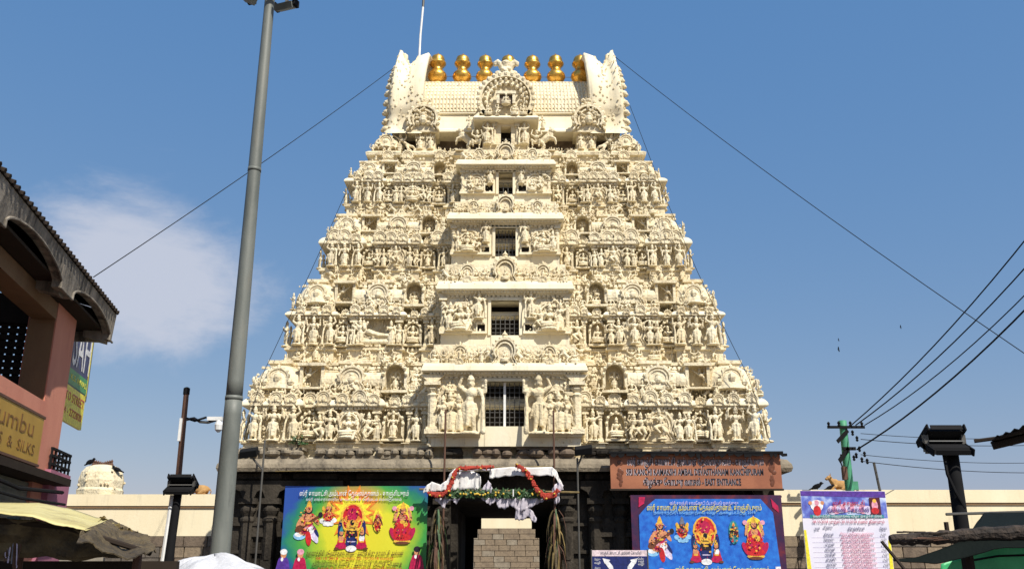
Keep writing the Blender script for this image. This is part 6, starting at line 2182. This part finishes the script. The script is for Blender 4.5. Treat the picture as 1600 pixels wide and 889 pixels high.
# ------------------------------------------------------------------ stalls in the foreground
Yt = 6.2
lst = empty('tarpaulin_stall', (P(60, 860, Yt).x, Yt, 0))
tag(lst, 'stall roofed with a ragged cream tarpaulin in the lower left foreground', 'stall')
def l2(px, py, Y):
    return P(px, py, Y) - Vector(lst.location)
def sheet(top_e, bot_e, nu, nv, noise, seed):
    r = random.Random(seed)
    def interp(pl, u):
        n = len(pl) - 1
        k = min(int(u * n), n - 1); t = u * n - k
        return pl[k].lerp(pl[k + 1], t)
    ph = [r.uniform(0, 6) for _ in range(4)]
    def fn(u, v):
        p = interp(top_e, u).lerp(interp(bot_e, u), v)
        s = noise * (sin(u * 9 + ph[0] + v * 2) * .5 + sin(u * 23 + ph[1]) * .25 + sin(v * 9 + ph[2] + u * 4) * .3) + r.uniform(-.2, .2) * noise
        return p + Vector((0, s * .5, s * .6 * min(1, v * 3 + .25)))
    return MB().grid(nu, nv, fn)
sheet([l2(-90, 781, 7.6), l2(0, 785, 7.5), l2(60, 786, 7.3), l2(110, 795, 7.1), l2(150, 808, 6.9), l2(172, 812, 6.8)],
      [l2(-90, 798, 5.6), l2(0, 804, 5.6), l2(50, 808, 5.6), l2(95, 818, 5.7), l2(135, 828, 5.8), l2(168, 816, 6.5)], 40, 10, .018, 5).build('cream_tarpaulin', 'tarp_cream', lst, smooth=True, solid=.006)
sheet([l2(130, 827, 5.78), l2(150, 820, 6.1), l2(172, 811, 6.7), l2(190, 818, 6.7), l2(212, 829, 6.6), l2(226, 838, 6.5)],
      [l2(120, 846, 5.6), l2(150, 858, 5.7), l2(180, 868, 5.8), l2(210, 871, 5.9), l2(230, 868, 6.0), l2(244, 862, 6.2)], 26, 10, .05, 6).build('torn_edge', 'tarp_brown', lst, solid=.008)
sheet([l2(-90, 802, 5.8), l2(0, 808, 5.8), l2(60, 814, 5.8), l2(130, 829, 5.9)], [l2(-90, 872, 5.9), l2(0, 872, 5.9), l2(80, 872, 6.0), l2(190, 870, 6.1)], 24, 6, .05, 8).build('back_cloth', 'tarp_brown', lst, solid=.006)
rg2 = random.Random(44)
for k in range(46):
    px = rg2.uniform(160, 232)
    py = 812 + (px - 170) * .45 + rg2.uniform(-1, 6)
    c = l2(px, py, 6.55)
    d = Vector((rg2.uniform(-.05, .05), rg2.uniform(-.04, .02), rg2.uniform(-.04, .025)))
    w = Vector((.012, 0, .006))
    MB().add([c - w, c + w, c + d + w * .4, c + d - w * .4], [(0, 1, 2, 3)]).build('frayed_strip', rg2.choice(('tarp_brown', 'tarp_cream', 'dry_leaf')), lst)
for px in (-60, 30, 215):
    b_ = l2(px, 870, 6.3)
    MB().tube([(b_.x, b_.y, 0), (b_.x, b_.y, b_.z + (.25 if px < 100 else .02))], .03, 8).build('post', 'rust', lst)
MB().tube([l2(-90, 806, 5.75), l2(100, 822, 5.85), l2(236, 864, 6.2)], .018, 6).build('roof_pole', 'wood_and_shade', lst)
MB().box(l2(-90, 889, 6.3).x, l2(250, 889, 6.3).x, 6.6 - Yt, 6.66 - Yt, .6, l2(0, 876, 6.6).z).build('stall_back', 'wood_and_shade', lst)
MB().box(l2(-90, 889, 6.3).x, l2(225, 889, 6.3).x, -.3, .4, .55, .62).build('counter', 'wood_and_shade', lst)
for px, mt in ((20, 'p_sky'), (42, 'p_white')):
    c = l2(px, 815, 5.9)
    bxo = MB().box(c.x - .03, c.x + .04, c.y - .02, c.y + .03, c.z - .035, c.z + .03).build('hanging_packet', mt, lst)
    MB().box(c.x - .015, c.x + .02, c.y - .023, c.y - .0202, c.z - .02, c.z + .005).build('packet_label', 'p_blue', bxo)
for k in range(9):
    c = l2(8 + k * 3.2, 820 + (k % 3) * 4, 5.9)
    MB().tube([c, c + Vector((.01 * (k % 3 - 1), 0, -.09)), c + Vector((.02 * (k % 2), 0, -.17 - .01 * k))], .004, 5).build('hanging_string', ('p_grey', 'p_lilac', 'rust')[k % 3], lst)

# cart under a white plastic sheet
cc = P(332, 889, 9.0)
ca = empty('covered_cart', (cc.x, 9.0, 0))
tag(ca, 'white plastic sheet draped over a cart at the foot of the mast', 'cart')
zc0 = zat(862, 9.0)
rq = random.Random(17)
nz1 = [rq.uniform(0, 6) for _ in range(8)]
def sheet_fn(u, v):
    a = 2 * pi * u
    rr = v ** .8 * .74
    x, y = rr * cos(a) * 1.0, rr * sin(a) * .8
    z = zc0 - .02 - .15 * (rr / .5) ** 1.5 - .5 * max(0, rr - .6) + .018 * sin(a * 5 + nz1[0]) * v + .014 * sin(a * 11 + nz1[1] + v * 4) + .02 * sin(x * 14 + nz1[2]) * sin(y * 11 + nz1[3])
    if x < -.15:
        z -= (abs(x) - .15) * .10
    return Vector((x, y, z))
MB().grid(64, 18, sheet_fn).build('plastic_sheet', 'sheet_grey', ca, smooth=True, solid=.004)
MB().box(-.55, .55, -.42, .42, .72, .78).build('cart_bed', 'wood_and_shade', ca)
for sx in (-.45, .45):
    for sy in (-.36, .36):
        MB().box(sx - .02, sx + .02, sy - .02, sy + .02, .3, zc0 - .25).build('corner_post', 'wood_and_shade', ca)
        wl_ = MB().tube([(sx, sy - .02, .30), (sx, sy + .02, .30)], .30, 18).build('wheel', 'black_rubber', ca)
        MB().tube([(sx, sy - .03, .30), (sx, sy + .03, .30)], .06, 10).build('hub', 'iron', wl_)

# stall on the right
Yr = 7.0
rs_ = empty('log_stall', (P(1500, 860, Yr).x, Yr, 0))
tag(rs_, 'rough stall of a log beam with dark and green tarpaulins in the lower right', 'stall')
def l3(px, py, Y):
    return P(px, py, Y) - Vector(rs_.location)
pts = [l3(1391, 842, 7.0), l3(1430, 842, 7.0), l3(1480, 839, 6.95), l3(1530, 835, 6.9), l3(1600, 832, 6.8), l3(1690, 826, 6.7)]
fine = []
for a, b in zip(pts, pts[1:]):
    for k in range(6):
        fine.append(a.lerp(b, k / 6) + Vector((0, 0, rq.uniform(-.006, .006))))
fine.append(pts[-1])
MB().tube(fine, [.040 + .02 * (i / len(fine)) + rq.uniform(-.006, .006) for i in range(len(fine))], 9).build('log_beam', 'old_bark', rs_)
for k in range(40):
    c = l3(rq.uniform(1400, 1600), 838, 6.92) + Vector((0, 0, rq.uniform(-.03, .035)))
    MB().tube([c, c + Vector((rq.uniform(.08, .22), -.01, rq.uniform(-.01, .014)))], [.008, .003], 5).build('bark_strip', rq.choice(('old_bark', 'rust', 'wood_and_shade')), rs_)
def sh3(T_, B_, nu, nv, nz_, seed, name, mat):
    return sheet(T_, B_, nu, nv, nz_, seed).build(name, mat, rs_, smooth=True, solid=.005)
sh3([l3(1538, 801, 8.0), l3(1570, 800, 8.0), l3(1690, 798, 7.8)], [l3(1515, 832, 7.0), l3(1560, 832, 6.95), l3(1690, 828, 6.8)], 14, 6, .01, 3, 'upper_tarpaulin', 'tarp_dark')
MB().tube([l3(1478, 803, 8.0), l3(1545, 801, 8.0), l3(1690, 797, 7.8)], .012, 6).build('ridge_rod', 'iron', rs_)
MB().tube([l3(1478, 815, 7.0), l3(1481, 836, 7.0)], .018, 6).build('stub', 'wood_and_shade', rs_)
sh3([l3(1395, 874, 6.9), l3(1430, 871, 6.9), l3(1462, 860, 6.9), l3(1500, 846, 6.9), l3(1560, 842, 6.85), l3(1690, 838, 6.7)],
    [l3(1396, 876, 6.9), l3(1430, 877, 6.85), l3(1462, 881, 6.8), l3(1508, 872, 6.8), l3(1560, 855, 6.75), l3(1690, 856, 6.6)], 22, 6, .008, 4, 'lower_tarpaulin', 'tarp_dark')
sh3([l3(1470, 880, 7.3), l3(1510, 868, 7.3), l3(1550, 850, 7.3), l3(1600, 850, 7.3), l3(1690, 846, 7.2)], [l3(1466, 912, 7.3), l3(1510, 912, 7.3), l3(1550, 912, 7.3), l3(1600, 912, 7.3), l3(1690, 912, 7.2)], 30, 8, .015, 5, 'green_sheet', 'tarp_green')
MB().tube([l3(1512, 876, 7.2), l3(1560, 868, 7.2), l3(1690, 864, 7.1)], .008, 6).build('rope', 'black_rubber', rs_)
a = l3(1508, 850, 7.05)
MB().tube([(a.x + .02, a.y, 0), (a.x + .01, a.y, a.z * .6), (a.x, a.y, a.z)], [.06, .05, .045], 8).build('post', 'wood_and_shade', rs_)
a = l3(1680, 830, 6.8)
MB().tube([(a.x, a.y, 0), (a.x, a.y, a.z)], .05, 8).build('post', 'wood_and_shade', rs_)
a, b = l3(1378, 846, 6.8), l3(1420, 897, 6.6)
MB().tube([a, b, b + (b - a) * .6], .012, 6).build('prop_stick', 'wood_and_shade', rs_)

# dark sheet roof reaching in from the right
Yk = 9.6
kr = empty('sheet_roof', (P(1680, 690, Yk).x, Yk, 0))
tag(kr, 'dark corrugated sheet roof corner jutting in from the right edge', 'roof')
def l4(px, py, Y):
    return P(px, py, Y) - Vector(kr.location)
t0_, t1_, b0_, b1_ = l4(1552, 687, 9.6), l4(1720, 622, 9.0), l4(1548, 693, 10.2), l4(1720, 662, 10.4)
for k in range(12):
    u0, u1 = k / 12, (k + 1) / 12
    a, b, c, d = t0_.lerp(t1_, u0), t0_.lerp(t1_, u1), b0_.lerp(b1_, u1), b0_.lerp(b1_, u0)
    mid1, mid2 = a.lerp(b, .5) + Vector((0, 0, .028)), d.lerp(c, .5) + Vector((0, 0, .028))
    MB().add([a, mid1, b, c, mid2, d], [(0, 1, 4, 5), (1, 2, 3, 4)]).build('corrugated_sheet', 'black_paint', kr, solid=.012)
MB().tube([l4(1522, 689, 9.7), l4(1560, 684, 9.6), l4(1720, 634, 9.1)], .02, 6).build('batten', 'wood_and_shade', kr)
MB().tube([l4(1550, 696, 9.75), l4(1720, 655, 9.3)], .045, 6).build('batten', 'wood_and_shade', kr)
a = l4(1690, 660, 9.5)
MB().tube([(a.x, a.y, 0), (a.x, a.y, a.z)], .06, 8).build('post', 'wood_and_shade', kr)
